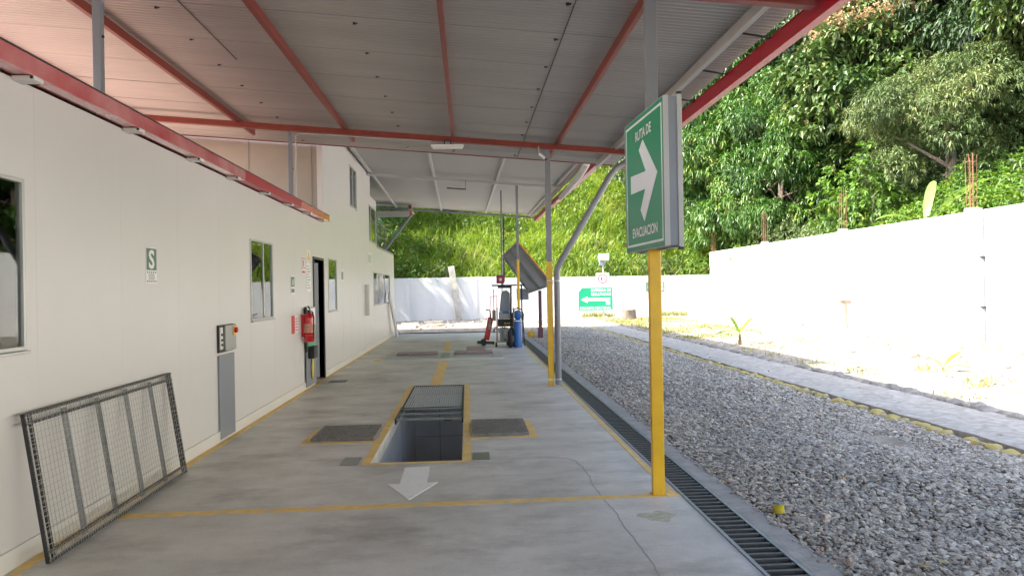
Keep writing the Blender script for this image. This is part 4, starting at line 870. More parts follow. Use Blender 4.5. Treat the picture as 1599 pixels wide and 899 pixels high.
# =================================================================== FAR SIGNS
fs = thing('results_sign', (5.75, 33, 0), 'bright green direction sign with white bent arrow on thin posts by the path', 'sign')
T = frame((4.98, 33.0, .60), (1, 0, 0), (0, 0, 1))
mb = MB(); mb.poly(rect(0, 0, 1.54, 1.01), frame((4.98, 33.03, .60), (1, 0, 0), (0, 0, 1)), .03); mb.build('panel', M['greenb'], fs)
mb = MB(); mb.poly([(.02, .84), (.14, .98), (.02, .98)], T, .003); mb.build('corner_flash', M['white'], fs)
mb = MB(); mb.poly([(.10, .47), (.38, .60), (.38, .52), (1.12, .52), (1.12, .24), (1.38, .24), (1.38, .40 + .20), (.38 + .01, .60 - .16 + .16)][:2] + [(.42, .62)], T, .0029) if 0 else None
mb.poly([(.10, .48), (.40, .63), (.40, .55), (1.42, .55), (1.42, .24), (1.24, .24), (1.24, .41), (.40, .41), (.40, .33)], T, .003); mb.build('arrow', M['white'], fs)
text('lettering', 'ENTREGA DE', T, 1.02, .895, .125, .90, M['white'], fs, .02, .004)
text('lettering', 'RESULTADOS', T, 1.02, .715, .125, .90, M['white'], fs, .02, .004)
text('lettering', 'CIRCUITO PEATONAL', T, .76, .10, .12, 1.42, M['white'], fs, .02, .004)
for x in (5.11, 6.12):
    mb = MB(); mb.box(x - .02, x + .02, 33.035, 33.075, -.03, .9 if x < 6 else 2.3); mb.build('post', M['palegrey'], fs)
ns = thing('no_pedestrians_sign', (6.08, 33, 1.7), 'white square sign with a red ring and walking figure above the green sign', 'sign')
T = frame((5.79, 33.0, 1.70), (1, 0, 0), (0, 0, 1))
mb = MB(); mb.poly(rect(0, 0, .59, .57), frame((5.79, 33.03, 1.70), (1, 0, 0), (0, 0, 1)), .03); mb.build('panel', M['white'], ns)
mb = MB(); n = 28
for i in range(n):
    t0, t1 = 2 * PI * i / n, 2 * PI * (i + 1) / n; cx, cy = .295, .31
    mb.poly([(cx + .17 * math.cos(t0), cy + .17 * math.sin(t0)), (cx + .215 * math.cos(t0), cy + .215 * math.sin(t0)), (cx + .215 * math.cos(t1), cy + .215 * math.sin(t1)), (cx + .17 * math.cos(t1), cy + .17 * math.sin(t1))], T, .003)
mb.build('red_ring', M['signred'], ns)
mb = MB(); mb.poly([(.20, .20), (.225, .20), (.25, .27), (.27, .20), (.295, .20), (.27, .32), (.30, .30), (.31, .315), (.27, .36), (.275, .40), (.235, .40), (.23, .36), (.20, .31), (.215, .30), (.235, .32)], T, .004)
mb.poly([(.33, .31), (.38, .35), (.38, .325), (.43, .325), (.43, .295), (.38, .295), (.38, .27)], T, .004); mb.build('pictogram', M['black'], ns)
mb = MB(); mb.poly(rect(.08, .03, .51, .07), T, .003); mb.build('small_print', M['greyink'], ns)
fl = thing('floodlight', (6.15, 33.1, 2.3), 'boxy grey floodlight on a short pole above the no pedestrians sign', 'floodlight')
mb = MB(); mb.bar((5.93, 33.0, 2.98), (6.38, 33.0, 2.98), .20, .30); mb.build('housing', M['pale'], fl, .015)
mb = MB(); mb.box(5.96, 6.34, 32.885, 32.90, 2.86, 3.10); mb.build('glass', M['alu'], fl)
mb = MB(); mb.box(5.95, 6.22, 33.0, 33.1, 2.62, 2.80); mb.build('ballast_box', M['cabinet'], fl, .01)
mb = MB(); mb.tube([(6.12, 33.06, 2.3), (6.12, 33.06, 2.86)], .03, 8); mb.build('pole', M['palegrey'], fl)
ws = thing('wall_sign', (10.2, 39.95, 1.3), 'green and white sign on the far wall behind the nearest yellow post', 'sign')
T = frame((9.75, 39.965, 1.35), (1, 0, 0), (0, 0, 1))
mb = MB(); mb.poly(rect(0, 0, 1.02, .52), T, .02); mb.build('panel', M['greeng'], ws)
T = frame((9.75, 39.944, 1.35), (1, 0, 0), (0, 0, 1)); mb = MB(); mb.poly(rect(.62, .28, .94, .46), T, .002); mb.poly(rect(.62, .06, .94, .22), T, .002); mb.poly([(.08, .26), (.25, .40), (.25, .31), (.52, .31), (.52, .21), (.25, .21), (.25, .12)], T, .002); mb.build('white_field', M['white'], ws)

# =================================================================== GRAVEL, PATH, EDGING
def ico(sub):
    t = (1 + 5 ** .5) / 2; v = [(-1, t, 0), (1, t, 0), (-1, -t, 0), (1, -t, 0), (0, -1, t), (0, 1, t), (0, -1, -t), (0, 1, -t), (t, 0, -1), (t, 0, 1), (-t, 0, -1), (-t, 0, 1)]
    f = [(0, 11, 5), (0, 5, 1), (0, 1, 7), (0, 7, 10), (0, 10, 11), (1, 5, 9), (5, 11, 4), (11, 10, 2), (10, 7, 6), (7, 1, 8), (3, 9, 4), (3, 4, 2), (3, 2, 6), (3, 6, 8), (3, 8, 9), (4, 9, 5), (2, 4, 11), (6, 2, 10), (8, 6, 7), (9, 8, 1)]
    v = [np.array(p) / np.linalg.norm(p) for p in v]
    for _ in range(sub):
        c = {}; nf = []
        def mid(a, b):
            k = (min(a, b), max(a, b))
            if k not in c: p = v[a] + v[b]; v.append(p / np.linalg.norm(p)); c[k] = len(v) - 1
            return c[k]
        for a, b, d in f: x, y, z = mid(a, b), mid(b, d), mid(d, a); nf += [(a, x, z), (b, y, x), (d, z, y), (x, y, z)]
        f = nf
    return np.array(v), np.array(f)
def stones(name, P, r, sub, m, kinds=24, jag=.22, flat=.62, tint=None, smooth=True, parent=None):
    bv, bf = ico(sub); n = len(P); nv = len(bv)
    prot = []
    for k in range(kinds):
        s = np.array([rng.uniform(.8, 1.25), rng.uniform(.65, 1.0), rng.uniform(flat * .75, flat * 1.2)])
        w_ = 1 + jag * np.array([noise.noise(Vector(p * 1.3) + Vector((k * 7.1, 0, 0))) for p in bv])[:, None] * 1.6
        prot.append(bv * w_ * s)
    prot = np.array(prot); idx = rng.integers(0, kinds, n); a = rng.uniform(0, 2 * PI, n); b = rng.normal(0, .35, n)
    V = prot[idx] * r[:, None, None]
    ca, sa, cb, sb = np.cos(a), np.sin(a), np.cos(b), np.sin(b)
    x, y, z = V[..., 0], V[..., 1], V[..., 2]
    y, z = y * cb[:, None] - z * sb[:, None], y * sb[:, None] + z * cb[:, None]
    x, y = x * ca[:, None] - y * sa[:, None], x * sa[:, None] + y * ca[:, None]
    V = np.stack([x, y, z], 2) + P[:, None, :]
    F = (np.arange(n)[:, None, None] * nv + bf[None]).reshape(-1, 3)
    tt = np.repeat(rng.random(n) if tint is None else tint, len(bf))
    return np_mesh(name, V.reshape(-1, 3), F, m, tt, parent, smooth)
def und(x, y):
    k = min(1, max(0, (x - 2.05) / .5)) * min(1, max(0, (4.98 - x) / .35))
    return k * (.012 + .075 * noise.noise(Vector((x * .8, y * .45, 4))) + .03 * noise.noise(Vector((x * 2.2, y * 1.7, 8))))
mb = MB(); grid(mb, [2.041 + (4.98 - 2.041) * i / 24 for i in range(25)], [-6 + .3 * i for i in range(122)], lambda x, y: -.034 + und(x, y))
tag(mb.build('gravel_bed', M['bed'], smooth=True), kind='structure')
def scat(n, x0, x1, y0, y1, z0, z1):
    p = np.stack([rng.uniform(x0, x1, n), rng.uniform(y0, y1, n), rng.uniform(z0, z1, n)], 1)
    return p
n = 58000; P = scat(n, 2.0, 4.98, 2.2, 9.5, -.014, .014); P = P[P[:, 1] > P[:, 0] * .75 - .4]
P[:, 2] += [und(a, b) for a, b in P[:, :2]]
edge = np.clip((P[:, 0] - 2.0) / .14, 0, 1); keep = rng.random(len(P)) < .22 + .78 * edge; P = P[keep]
r = np.clip(rng.lognormal(math.log(.0138), .42, len(P)), .006, .032)
tag(stones('gravel', P, r, 1, M['gravel'], jag=.42, flat=.55, smooth=False), 'loose grey river gravel filling the strip beside the drain', 'gravel', kind='stuff')
n = 78000; P = scat(n, 2.05, 5.0, 9.4, 30.8, -.014, .014); P = P[~((P[:, 1] > 30) & (rng.random(len(P)) > .5))]; P[:, 2] += [und(a, b) for a, b in P[:, :2]]
r = np.clip(rng.lognormal(math.log(.0185), .40, len(P)), .008, .040)
tag(stones('gravel', P, r, 0, M['gravel'], jag=.30, smooth=False), 'more of the same grey gravel running to the far end of the strip', 'gravel', kind='stuff')
# path
mb = MB(); yy = 2.0; pth = []
ysn = np.arange(1.0, 37.0, .25)
for j, y in enumerate(ysn):
    wob = .025 * math.sin(y * 3.3) + .02 * math.sin(y * 7.7)
    for i in range(9):
        x = 5.10 + (1.07 + (wob if i == 8 else 0)) * i / 8 + (-wob if i == 0 else 0) * .6
        mb.v.append((x, y, .045 + .010 * noise.noise(Vector((x * 3, y * 3, 0))) - (.0 if 0 < i < 8 else .0)))
for j in range(len(ysn) - 1):
    for i in range(8): mb.f.append((j * 9 + i, j * 9 + i + 1, (j + 1) * 9 + i + 1, (j + 1) * 9 + i)); mb.m.append(0)
k = len(mb.v)
for j, y in enumerate(ysn): x0 = mb.v[j * 9]; mb.v.append((x0[0], y, -.09))
for j in range(len(ysn) - 1): mb.f.append((k + j, j * 9, (j + 1) * 9, k + j + 1)); mb.m.append(0)
tag(mb.build('stone_path', M['path'], smooth=True), kind='structure')
def rock_protos(name, m, k, r, flat):
    out = []
    for i in range(k):
        bv, bf = ico(2); s = np.array([rng.uniform(.8, 1.0), rng.uniform(1.0, 1.35), flat * rng.uniform(.8, 1.2)])
        v = bv * (1 + .35 * np.array([noise.noise(Vector(p * 1.2) + Vector((i * 5.3, r * 9, 2))) for p in bv])[:, None]) * s * r
        o = np_mesh(name, v, bf, m, smooth=True); out.append(o)
    return out
def place_rocks(protos, spots, label, cat, group):
    used = set()
    for i, (x, y, z, s) in enumerate(spots):
        k = random.randrange(len(protos)); p = protos[k]
        if k in used: o = p.copy(); col.objects.link(o)
        else: o = p; used.add(k)
        o.location = (x, y, z); o.rotation_euler = (random.uniform(-.2, .2), random.uniform(-.2, .2), random.uniform(-.25, .25) + (PI if random.random() < .5 else 0)); o.scale = (s, s, s)
        tag(o, label, cat, group)
    for k, p in enumerate(protos):
        if k not in used: bpy.data.objects.remove(p)
sp = []; y = 4.4
while y < 29.5:
    s = random.uniform(.75, 1.15)
    if random.random() < .93: sp.append((4.99 + random.uniform(-.03, .03), y, .0, s))
    y += .205 * s
place_rocks(rock_protos('edging_stone', M['ystone'], 6, .092, .5), sp, 'yellow painted rounded stone in the edging row between gravel and paved path', 'edging stone', 'yellow painted edging stones')
sp = []; y = 5.2
while y < 36:
    s = random.uniform(.6, 1.3); sp.append((6.27 + random.uniform(-.05, .05), y, .02, s)); y += .22 * s
    if random.random() < .3: sp.append((6.46 + random.uniform(-.06, .08), y, .0, s * .6))
place_rocks(rock_protos('border_rock', M['rock'], 7, .10, .6), sp, 'rough grey rock in the border along the far side of the paved path', 'rock', 'rocks bordering the path')
# small pale stones and grit on the sunny ground
n = 2600; P = np.stack([rng.uniform(6.5, 13.3, n), rng.uniform(7, 39.5, n), np.zeros(n)], 1); P = P[P[:, 1] > P[:, 0] * 1.2 - 1]
P2 = np.stack([rng.uniform(-3.5, 6.5, 1500), rng.uniform(29.5, 39.8, 1500), np.zeros(1500)], 1); P = np.concatenate([P, P2])
P[:, 2] = [gz(a, b) + .005 for a, b in P[:, :2]]
tag(stones('loose_stones', P, np.clip(rng.lognormal(math.log(.03), .5, len(P)), .012, .13), 1, M['rock2'], jag=.3), 'pale loose stones scattered over the sunny bare ground', 'loose stones', kind='stuff')
# yellow can on the kerb
cn_ = thing('paint_can', (2.14, 5.04, 0), 'small dented yellow paint can standing at the edge of the gravel', 'can')
mb = MB(); mb.lathe([(.036, .0), (.038, .003), (.036, .045), (.038, .065), (.040, .068)], (2.14, 5.04, .014), 18); mb.build('body', M['canpaint'], cn_, smooth=True)
mb = MB(); mb.lathe([(.042, .068), (.042, .076), (.036, .078), (.036, .074)], (2.14, 5.04, .014), 18); mb.build('lid', M['steel'], cn_)

# =================================================================== STUMPS
st_ = MB(); pr = [(.46, -.05), (.42, .06), (.37, .25), (.35, .50), (.30, .53), (.0005, .52)]
st_.lathe(pr, (7.95, 36.3, 0), 22); 
for i, v in enumerate(st_.v):
    q = noise.noise(Vector(v) * 3.0) * .05; st_.v[i] = (v[0] + q, v[1] + q, v[2] + (q if v[2] > .4 else 0))
tag(st_.build('tree_stump', M['bark'], smooth=True), 'short brown tree stump on the ground near the far wall', 'tree stump')
st_ = MB(); st_.lathe([(.20, -.05), (.17, .1), (.15, .5), (.14, .95), (.17, 1.0), (.19, 1.06), (.12, 1.10)], (12.5, 24.0, 0), 14)
st_.box(12.56, 12.78, 23.9, 24.05, .92, 1.05)
for i, v in enumerate(st_.v):
    q = noise.noise(Vector(v) * 4.0) * .06; st_.v[i] = (v[0] + q, v[1] + q, v[2])
tag(st_.build('broken_trunk', M['wood'], smooth=True), 'weathered waist high broken trunk standing in front of the right wall', 'tree stump')

# =================================================================== BANANA PLANTS
def banana(name, loc, leaves, stem_h, stem_r, label, m):
    o = thing(name, loc, label, 'banana plant')
    L = Vector(loc); mb = MB(); mb.tube([L + Vector((0, 0, -.05)), L + Vector((.01, 0, stem_h * .5)), L + Vector((0, .01, stem_h))], [stem_r, stem_r * .8, stem_r * .5], 12); mb.build('stem', mat('banana_stem', (.22, .16, .07), .7, var=.2), o, smooth=True)
    for (az_, el, ln, wd, dr) in leaves:
        n = 22; d = Vector((math.cos(az_), math.sin(az_), 0)); pts = []; p = L + Vector((0, 0, stem_h)); ang = el
        for i in range(n + 1):
            pts.append(p.copy()); p = p + (d * math.cos(ang) + Vector((0, 0, math.sin(ang)))) * ln / n; ang -= dr / n
        sdir = Vector((-d.y, d.x, 0)); V = []; F = []; tt = []
        for i, q in enumerate(pts):
            t = i / n; w_ = wd * (max(0, (t - .12) / .88) ** .45 if t > .12 else .04) * (1 - max(0, t - .55) / .45 * .0) * math.sqrt(max(0.0, 1 - max(0, (t - .35) / .65) ** 2)) * .5 + .004
            rip = 1 + .03 * math.sin(i * 2.9)
            for s_, zz in ((-1, .25), (-.5, .10), (0, 0), (.5, .10), (1, .25)): V.append(q + sdir * w_ * s_ * rip + Vector((0, 0, w_ * zz)))
        V = np.array([tuple(v) for v in V]); F = []
        for i in range(n):
            for j in range(4): F.append((i * 5 + j, i * 5 + j + 1, (i + 1) * 5 + j + 1, (i + 1) * 5 + j)); tt.append(.5 + .35 * math.sin(i * 1.7 + j))
        np_mesh('leaf', V, np.array(F), m, np.array(tt), o, smooth=True)
    return o
banana('banana_plant', (7.40, 19.8, 0.0), [(PI * 1.03, .45, .70, .28, 1.0), (-.12, .55, .70, .28, 1.4), (PI * .7, 1.15, .55, .22, .3), (.15, 1.0, .62, .24, .4), (PI * 1.3, .8, .45, .2, 1.0)], .28, .05, 'small young green banana plant on the sunny ground beside the path', M['banana'])
banana('banana_plant', (8.30, 12.5, 0.0), [(-.25, .25, .50, .15, .6), (.1, .85, .46, .15, .5), (PI * .6, 1.0, .22, .06, .8), (PI, .7, .2, .05, 1.0)], .10, .03, 'tiny yellow banana shoot on the sunny ground at the right', M['bananay'])
banana('banana_plant', (14.5, 22.6, 2.4), [(.75, 1.2, 2.0, .42, .5), (-1.35, .75, 2.7, .50, .55), (PI * .8, .9, 1.6, .5, 1.4), (.3, .9, 1.9, .5, .9)], .9, .14, 'big pale banana plant rising behind the tall white wall', M['bananap'])

# =================================================================== GRASS AND SHRUBBERY
def inst_pts(x0, x1, y0, y1, n, clump=None):
    P = np.stack([rng.uniform(x0, x1, n), rng.uniform(y0, y1, n)], 1)
    if clump is not None: P = P[np.array([clump(a, b) for a, b in P])]
    return P
def nz2(x, y, s, k=0): return noise.noise(Vector((x * s, y * s, k)))
# tall grass on the back slope
P = inst_pts(-16, 17, 40.35, 64, 34000, lambda a, b: nz2(a, b, .35, 4) + random.random() * .9 > .12)
P = P[P[:, 1] < 52 + (rng.random(len(P)) * 14)]
cl = np.repeat(P, 3, 0) + rng.normal(0, .10, (len(P) * 3, 2)); cl[:, 1] = np.maximum(cl[:, 1], 40.25)
z = np.array([hill_z(a, b) for a, b in cl]); hh = rng.uniform(.8, 2.0, len(cl)) * (1 + .35 * np.array([nz2(a, b, .5, 8) for a, b in cl]))
v, f = blades(np.stack([cl[:, 0], cl[:, 1], z - .05], 1), hh, rng.uniform(.3, 1.3, len(cl)), rng.uniform(.025, .06, len(cl)))
tn = np.clip(.48 + .5 * np.array([nz2(a, b, .45, 2) for a, b in cl]) + .45 * np.array([nz2(a, b, 1.9, 5) for a, b in cl]) + rng.normal(0, .2, len(cl)), 0, 1)
tag(np_mesh('hill_grass', v, f, M['grass'], np.repeat(tn, 2)), 'tall bright green grass covering the slope behind the far wall', 'grass', kind='stuff')
# short grass patch beside the path, weeds by walls
def patch(x0, x1, y0, y1, n, h0, h1, m, name, lb, clump=None, zfn=gz):
    P = inst_pts(x0, x1, y0, y1, n, clump); z = np.array([zfn(a, b) for a, b in P])
    v, f = blades(np.stack([P[:, 0], P[:, 1], z - .01], 1), rng.uniform(h0, h1, len(P)), rng.uniform(.3, 1.4, len(P)), rng.uniform(.008, .02, len(P)))
    tag(np_mesh(name, v, f, m, np.repeat(rng.random(len(P)), 2)), lb, 'grass', kind='stuff')
patch(6.4, 10.5, 19, 38, 26000, .05, .14, M['tuft'], 'grass_patch', 'thin yellowish grass patch between the path and the far wall', lambda a, b: nz2(a, b, .5, 5) + (b - 27) * .04 - (a - 7) * .10 + random.random() * .5 > .22)
patch(6.6, 13.2, 8, 22, 9000, .04, .16, M['tuft'], 'weeds', 'sparse low weeds on the sunny ground at the right', lambda a, b: nz2(a, b, .8, 6) > .34 - random.random() * .08)
patch(7.2, 8.2, 10.0, 13.2, 900, .06, .20, M['tuft'], 'weeds', 'weeds clustered round the small banana shoot', lambda a, b: math.hypot(a - 8.25, b - 12.5) < .38 or math.hypot(a - 7.6, b - 10.6) < .22)
patch(2.3, 4.6, 4, 12, 5000, .03, .07, M['tuft'], 'gravel_weeds', 'tiny weeds sprouting in the gravel', lambda a, b: nz2(a, b, 1.6, 12) > .52)
patch(2.0, 13.2, 39.2, 39.95, 4500, .10, .5, M['tuft'], 'dry_grass', 'dry straw coloured grass along the foot of the far wall', lambda a, b: nz2(a, 0, .5, 3) > .05)

def rosettes(C, D, per, L0, L1, W, mname, droop, spread=1.0):
    """C centres, D outward directions; per leaves each"""
    n = len(C); c = np.repeat(C, per, 0); d0 = np.repeat(D, per, 0)
    rnd = unit(rng.normal(0, 1, (n * per, 3))); d = unit(d0 * .75 + rnd * spread + np.array([[0, 0, -.12]]))
    L = rng.uniform(L0, L1, n * per); nr = unit(rng.normal(0, .45, (n * per, 3)) + np.array([[0, 0, 1.0]]) + d0 * .4)
    c = c + d * .02
    return leaf_arrays(c, d, nr, L, L * W, droop)
def tree(name, x, y, h, spread, label, leafm, L0, L1, W, nclump, ros, per, droop, group=None, trunk_r=.22, extra=None, zb=None, clr=(.65, 1.25), low=.22, lean=(0, 0)):
    z0 = hill_z(x, y) if zb is None else zb
    o = thing(name, (x, y, z0), label, 'tree', group)
    base = Vector((x, y, z0)); top = base + Vector((lean[0], lean[1], h * .55)); mb = MB()
    mb.tube([base + Vector((0, 0, -.4)), base + Vector((.05, .03, h * .15)), base.lerp(top, .5) + Vector((.12, -.1, 0)), top], [trunk_r * 1.35, trunk_r, trunk_r * .8, trunk_r * .5], 12)
    cen = base + Vector((lean[0], lean[1], h * (.5 + low * .5))); rz = h * (.5 - low * .5); Cs = []
    for k in range(nclump):
        for _ in range(30):
            p = Vector((random.gauss(0, 1), random.gauss(0, 1), random.gauss(0, 1))).normalized(); rad = random.uniform(.45, 1.0) ** .5
            q = Vector((p.x * spread * rad, p.y * spread * rad, p.z * rz * rad)); tap = 1 - .35 * max(0, q.z / rz)
            q.x *= tap; q.y *= tap; q = cen + q
            if all((q - c[0]).length > .55 * c[1] for c in Cs): break
        Cs.append((q, random.uniform(*clr)))
    for q, r_ in Cs[::3]:
        t = random.uniform(.35, 1); s = (base + Vector((0, 0, .3))).lerp(top, t); m1 = s.lerp(q, .5) + Vector((random.uniform(-.2, .2), random.uniform(-.2, .2), random.uniform(0, .4)))
        mb.tube([s, m1, q], [trunk_r * .38, trunk_r * .22, trunk_r * .08], 7)
    mb.build('trunk', M['bark'], o, smooth=True)
    C = []; D = []; TT = []
    for q, r_ in Cs:
        n = int(ros * r_ * r_); dd = unit(rng.normal(0, 1, (n, 3)) + np.array([[0, 0, .35]])); rr = rng.uniform(.55, 1.05, (n, 1)) * r_
        C.append(np.array(q[:])[None] + dd * rr * np.array([[1.1, 1.1, .72]])); D.append(dd); TT.append(np.full(n, random.uniform(.15, .75)))
    C = np.concatenate(C); D = np.concatenate(D); TT = np.concatenate(TT)
    v, f = rosettes(C, D, per, L0, L1, W, leafm, droop)
    tn = np.clip(np.repeat(TT, per) + rng.normal(0, .14, len(TT) * per), 0, .97); tn = np.where(rng.random(len(tn)) < .012, 1.0, tn)
    np_mesh('crown', v, f, M[leafm], np.repeat(tn, 2), o)
    if extra:
        ex_ = [q for q, r_ in Cs if q.z > cen.z + rz * extra[1]]
        if ex_:
            C = np.concatenate([np.array(q[:])[None] + rng.normal(0, .32, (extra[2], 3)) * np.array([[1.2, 1.2, .6]]) + np.array([[0, 0, .55]]) for q in ex_])
            v, f = rosettes(C, np.tile([[0, 0, 1.]], (len(C), 1)), 10, .06, .16, .45, None, .1, 1.2)
            np_mesh('blossom', v, f, M['flush'], rng.random(len(f)), o)
    return o
def copy_thing(o, loc, rz, s, label, group=None):
    c = o.copy(); col.objects.link(c); c.location = loc; c.rotation_euler = (0, 0, rz); c.scale = (s, s, s); c['label'] = label
    if group: c['group'] = group
    for ch in o.children:
        d = ch.copy(); col.objects.link(d); d.parent = c
    return c
G_ = 'trees on the slope behind the boundary walls'
tA = tree('mango_tree', 15.6, 40.6, 13.2, 3.6, 'large glossy green mango tree rising where the two white walls meet', 'mango', .26, .42, .24, 64, 80, 9, .45, G_, clr=(.9, 1.45), low=.04)
tB = tree('broadleaf_tree', 18.3, 32.3, 8.9, 3.3, 'tall broad leaved tree with beige blossom at the top, right of the mango tree', 'teak', .26, .42, .55, 50, 62, 6, .25, G_, extra=(1, .25, 260), clr=(.8, 1.4), low=.2)
tC = tree('feathery_tree', 17.6, 26.0, 5.6, 2.8, 'olive green feathery tree with layered drooping boughs at the right edge', 'olive', .12, .24, .22, 27, 210, 10, .35, G_, clr=(.7, 1.1), low=.1)
tD = tree('shade_coloured_tree', 22.5, 36.5, 15.0, 4.6, 'dark dense tree standing between the mango and broad leaved trees', 'shade', .26, .44, .30, 80, 52, 8, .45, G_, clr=(1.1, 1.8), low=-.1)
tF = copy_thing(tA, (15.6, 35.8, hill_z(15.6, 35.8) - .5), 2.4, .72, 'lower mango tree in front of the large glossy one', G_)
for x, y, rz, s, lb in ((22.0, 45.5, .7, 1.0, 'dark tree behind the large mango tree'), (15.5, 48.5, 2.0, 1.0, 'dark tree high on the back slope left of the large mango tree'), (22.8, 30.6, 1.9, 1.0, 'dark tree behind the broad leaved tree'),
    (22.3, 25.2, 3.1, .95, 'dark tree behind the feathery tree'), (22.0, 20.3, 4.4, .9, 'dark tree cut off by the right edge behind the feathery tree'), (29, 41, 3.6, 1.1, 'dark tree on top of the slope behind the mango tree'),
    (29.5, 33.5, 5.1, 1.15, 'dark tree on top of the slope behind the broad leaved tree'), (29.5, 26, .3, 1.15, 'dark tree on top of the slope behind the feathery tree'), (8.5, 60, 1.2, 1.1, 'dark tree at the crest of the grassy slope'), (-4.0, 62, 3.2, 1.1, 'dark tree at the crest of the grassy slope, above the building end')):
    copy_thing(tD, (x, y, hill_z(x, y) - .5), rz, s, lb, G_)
tH = copy_thing(tB, (20.0, 22.3, hill_z(20, 22.3) + 1), 2.9, .8, 'broad leaved tree partly cut off by the right edge of the view', G_)
tJ = copy_thing(tC, (21.0, 23.5, hill_z(21.0, 23.5) + 4), .9, 1.2, 'feathery tree high up at the upper right corner', G_)
tK = tree('leaning_tree', -6.6, 42.6, 7.5, 3.4, 'dark green tree overhanging the far wall behind the end of the building', 'mango', .2, .34, .28, 34, 60, 8, .4, G_, zb=1.5, low=.15, clr=(.8, 1.3))
tL = copy_thing(tK, (-7.6, 37.6, 0), 1.5, 1.0, 'shading tree behind the building left of the lane end', G_)
tM = copy_thing(tK, (-8.0, 49.0, hill_z(-8, 49)), 4.0, 1.3, 'dark tree up the grassy slope above the far end of the building', G_)
# shrubs just above the side wall and on the back slope
def shrub(x, y, z, s, label, leafm='shrub', L=(.10, .20), W=.45, n=260, name='leafy_shrub', hgt=1.0):
    o = thing(name, (x, y, z), label, 'shrub', 'shrubs above the white walls'); mb = MB()
    for k in range(6):
        a = random.uniform(0, 2 * PI); mb.tube([(x, y, z - .1), (x + .25 * s * math.cos(a), y + .25 * s * math.sin(a), z + .5 * s * hgt), (x + .5 * s * math.cos(a), y + .5 * s * math.sin(a), z + 1.1 * s * hgt)], [.03, .02, .008], 6)
    mb.build('stems', M['bark'], o)
    C = rng.normal(0, 1, (n, 3)); C = unit(C) * rng.uniform(.45, 1, (n, 1)) ** .6; D = C.copy()
    lob = 1 + .35 * np.sin(C[:, :1] * 5 + x) * np.cos(C[:, 1:2] * 4 + y)
    C = C * lob * np.array([[s, s, s * .85 * hgt]]) + np.array([[x, y, z + s * .85 * hgt]])
    v, f = rosettes(C, unit(D), 8, *L, W, None, .3); tn = np.clip(rng.normal(.5 + random.uniform(-.2, .2), .2, n), 0, 1)
    np_mesh('foliage', v, f, M[leafm], np.repeat(tn, 16), o)
    return o
sA = shrub(14.9, 20.5, hill_z(14.9, 20.5), 1.15, 'bright leafy shrub right of the big banana plant above the wall', n=420)
sB = shrub(14.9, 27.0, hill_z(14.9, 27), 1.5, 'tall yellow green shrub left of the big banana plant above the wall', 'shrub', (.16, .30), .5, 380, hgt=1.5)
sC = shrub(14.8, 33.5, hill_z(14.8, 33.5), 1.3, 'fine leaved shrub beside the middle rebar column', 'olive', (.10, .2), .3, 480)
sh = [(14.7, 36.6, 1.1, sA, 'bushy green shrub near the far end of the tall wall'), (14.8, 30.2, 1.0, sC, 'grey green shrub between the rebar columns'), (14.9, 24.3, .95, sA, 'low green shrub directly behind the banana leaves'),
      (15.5, 17.6, 1.1, sC, 'fine leaved shrub at the right edge above the wall'), (15.2, 14.6, .8, sB, 'tall shrub beyond the right edge above the wall'), (13.3, 41.2, 1.0, sA, 'green shrub just over the corner of the far wall'),
      (10.6, 41.3, .9, sC, 'grey green shrub above the far wall behind the nearest yellow post'), (8.0, 41.5, .95, sA, 'dark green shrub over the far wall above the stump'), (16.6, 31.0, .62, sB, 'tall shrub in the shade between mango and broad leaved trees'),
      (15.9, 22.6, .55, sB, 'tall shrub in front of the feathery tree'), (-3.4, 41.3, 1.0, sA, 'green shrub hanging over the far wall at the left'), (-1.6, 41.2, .75, sC, 'small shrub over the far wall left of the leaning plank')]
for x, y, s, p, lb in sh: copy_thing(p, (x, y, hill_z(x, y) - .2), random.uniform(0, 6), s, lb)
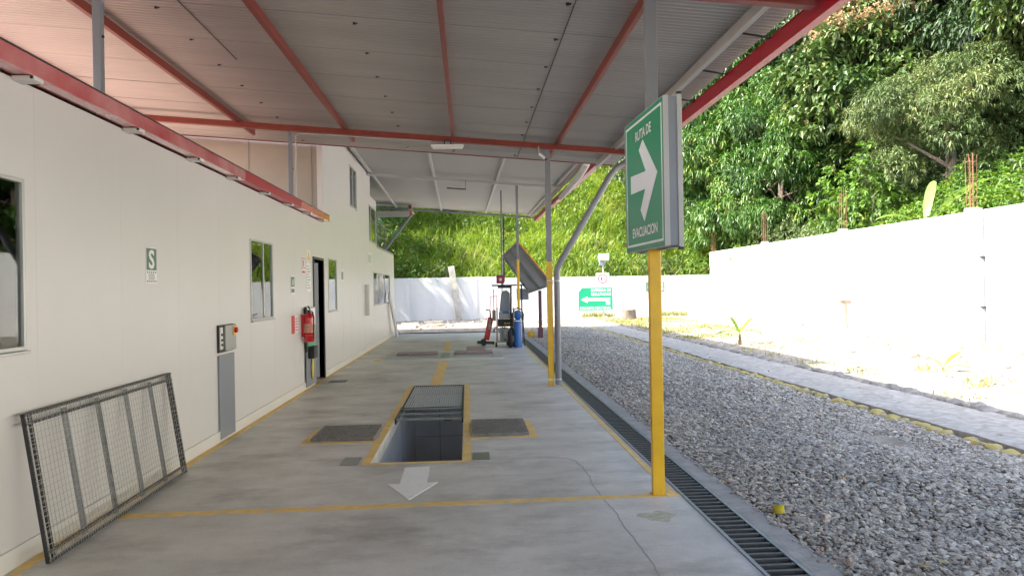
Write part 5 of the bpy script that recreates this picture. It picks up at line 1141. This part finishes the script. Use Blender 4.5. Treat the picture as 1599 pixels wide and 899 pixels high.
# undergrowth: one mass nobody could count
P = inst_pts(13.75, 18, 8, 60, 15000, lambda a, b: (a > 13.7 and b < 60) and (a - 13.7 + random.random() * 6 < 10))
P = P[P[:, 1] > P[:, 0] * .9 - 2]
z = np.array([hill_z(a, b) for a, b in P]); n = len(P)
C = np.stack([P[:, 0], P[:, 1], z + rng.uniform(.1, 1.1, n)], 1)
v, f = rosettes(C, np.tile([[-.3, -.2, .8]], (n, 1)), 7, .12, .30, .42, None, .3, 1.1)
tn = np.clip([.45 + .5 * nz2(a, b, .5, 21) for a, b in P] + rng.normal(0, .12, n), 0, 1)
tag(np_mesh('undergrowth', v, f, M['shrub'], np.repeat(tn, 14)), 'tangled green undergrowth covering the slope behind the tall wall', 'undergrowth', kind='stuff')
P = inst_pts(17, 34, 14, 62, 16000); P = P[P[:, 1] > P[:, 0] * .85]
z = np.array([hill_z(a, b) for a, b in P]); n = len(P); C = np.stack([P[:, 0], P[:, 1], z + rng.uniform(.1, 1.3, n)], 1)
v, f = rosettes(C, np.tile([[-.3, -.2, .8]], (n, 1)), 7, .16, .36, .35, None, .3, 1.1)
tag(np_mesh('undergrowth', v, f, M['shade'], rng.random(len(f))), 'undergrowth coloured dark for shade beneath the trees high on the right slope', 'undergrowth', kind='stuff')
P = inst_pts(-14, 15, 40.4, 58, 9000, lambda a, b: nz2(a, b, .35, 31) + .5 * nz2(a, b, 1.3, 3) > .10 or (a > 9.5) or (a < -3 and b < 46) or random.random() < .05)
z = np.array([hill_z(a, b) for a, b in P]); n = len(P); C = np.stack([P[:, 0], P[:, 1], z + rng.uniform(.2, 1.5, n)], 1)
v, f = rosettes(C, np.tile([[0, -.3, .8]], (n, 1)), 8, .14, .34, .4, None, .3, 1.1)
tag(np_mesh('undergrowth', v, f, M['shrub'], rng.random(len(f))), 'leafy weeds growing among the tall grass on the back slope', 'undergrowth', kind='stuff')

# =================================================================== FALLEN LEAVES
n = 420; P = np.stack([rng.uniform(2.1, 12.5, n), rng.uniform(3.5, 30, n)], 1); P = P[P[:, 1] > P[:, 0] * 1.1]
C = np.array([(a, b, (und(a, b) + .03) if a < 4.98 else (.075 if a < 6.2 else gz(a, b) + .03)) for a, b in P]); n = len(C)
ang = rng.uniform(0, 2 * PI, n); D = np.stack([np.cos(ang), np.sin(ang), np.zeros(n)], 1)
v, f = leaf_arrays(C, D, unit(rng.normal(0, .3, (n, 3)) + np.array([[0, 0, 1.]])), rng.uniform(.04, .10, n), rng.uniform(.02, .04, n), .1)
M['litter'] = ramp_mat('dry_leaf', [(0, (0.16, 0.09, 0.04)), (0.6, (0.34, 0.22, 0.09)), (1, (0.40, 0.38, 0.12))], 0.8)
tag(np_mesh('fallen_leaves', v, f, M['litter'], rng.random(len(f))), 'dry brown leaves fallen on the gravel and bare ground', 'fallen leaves', kind='stuff')
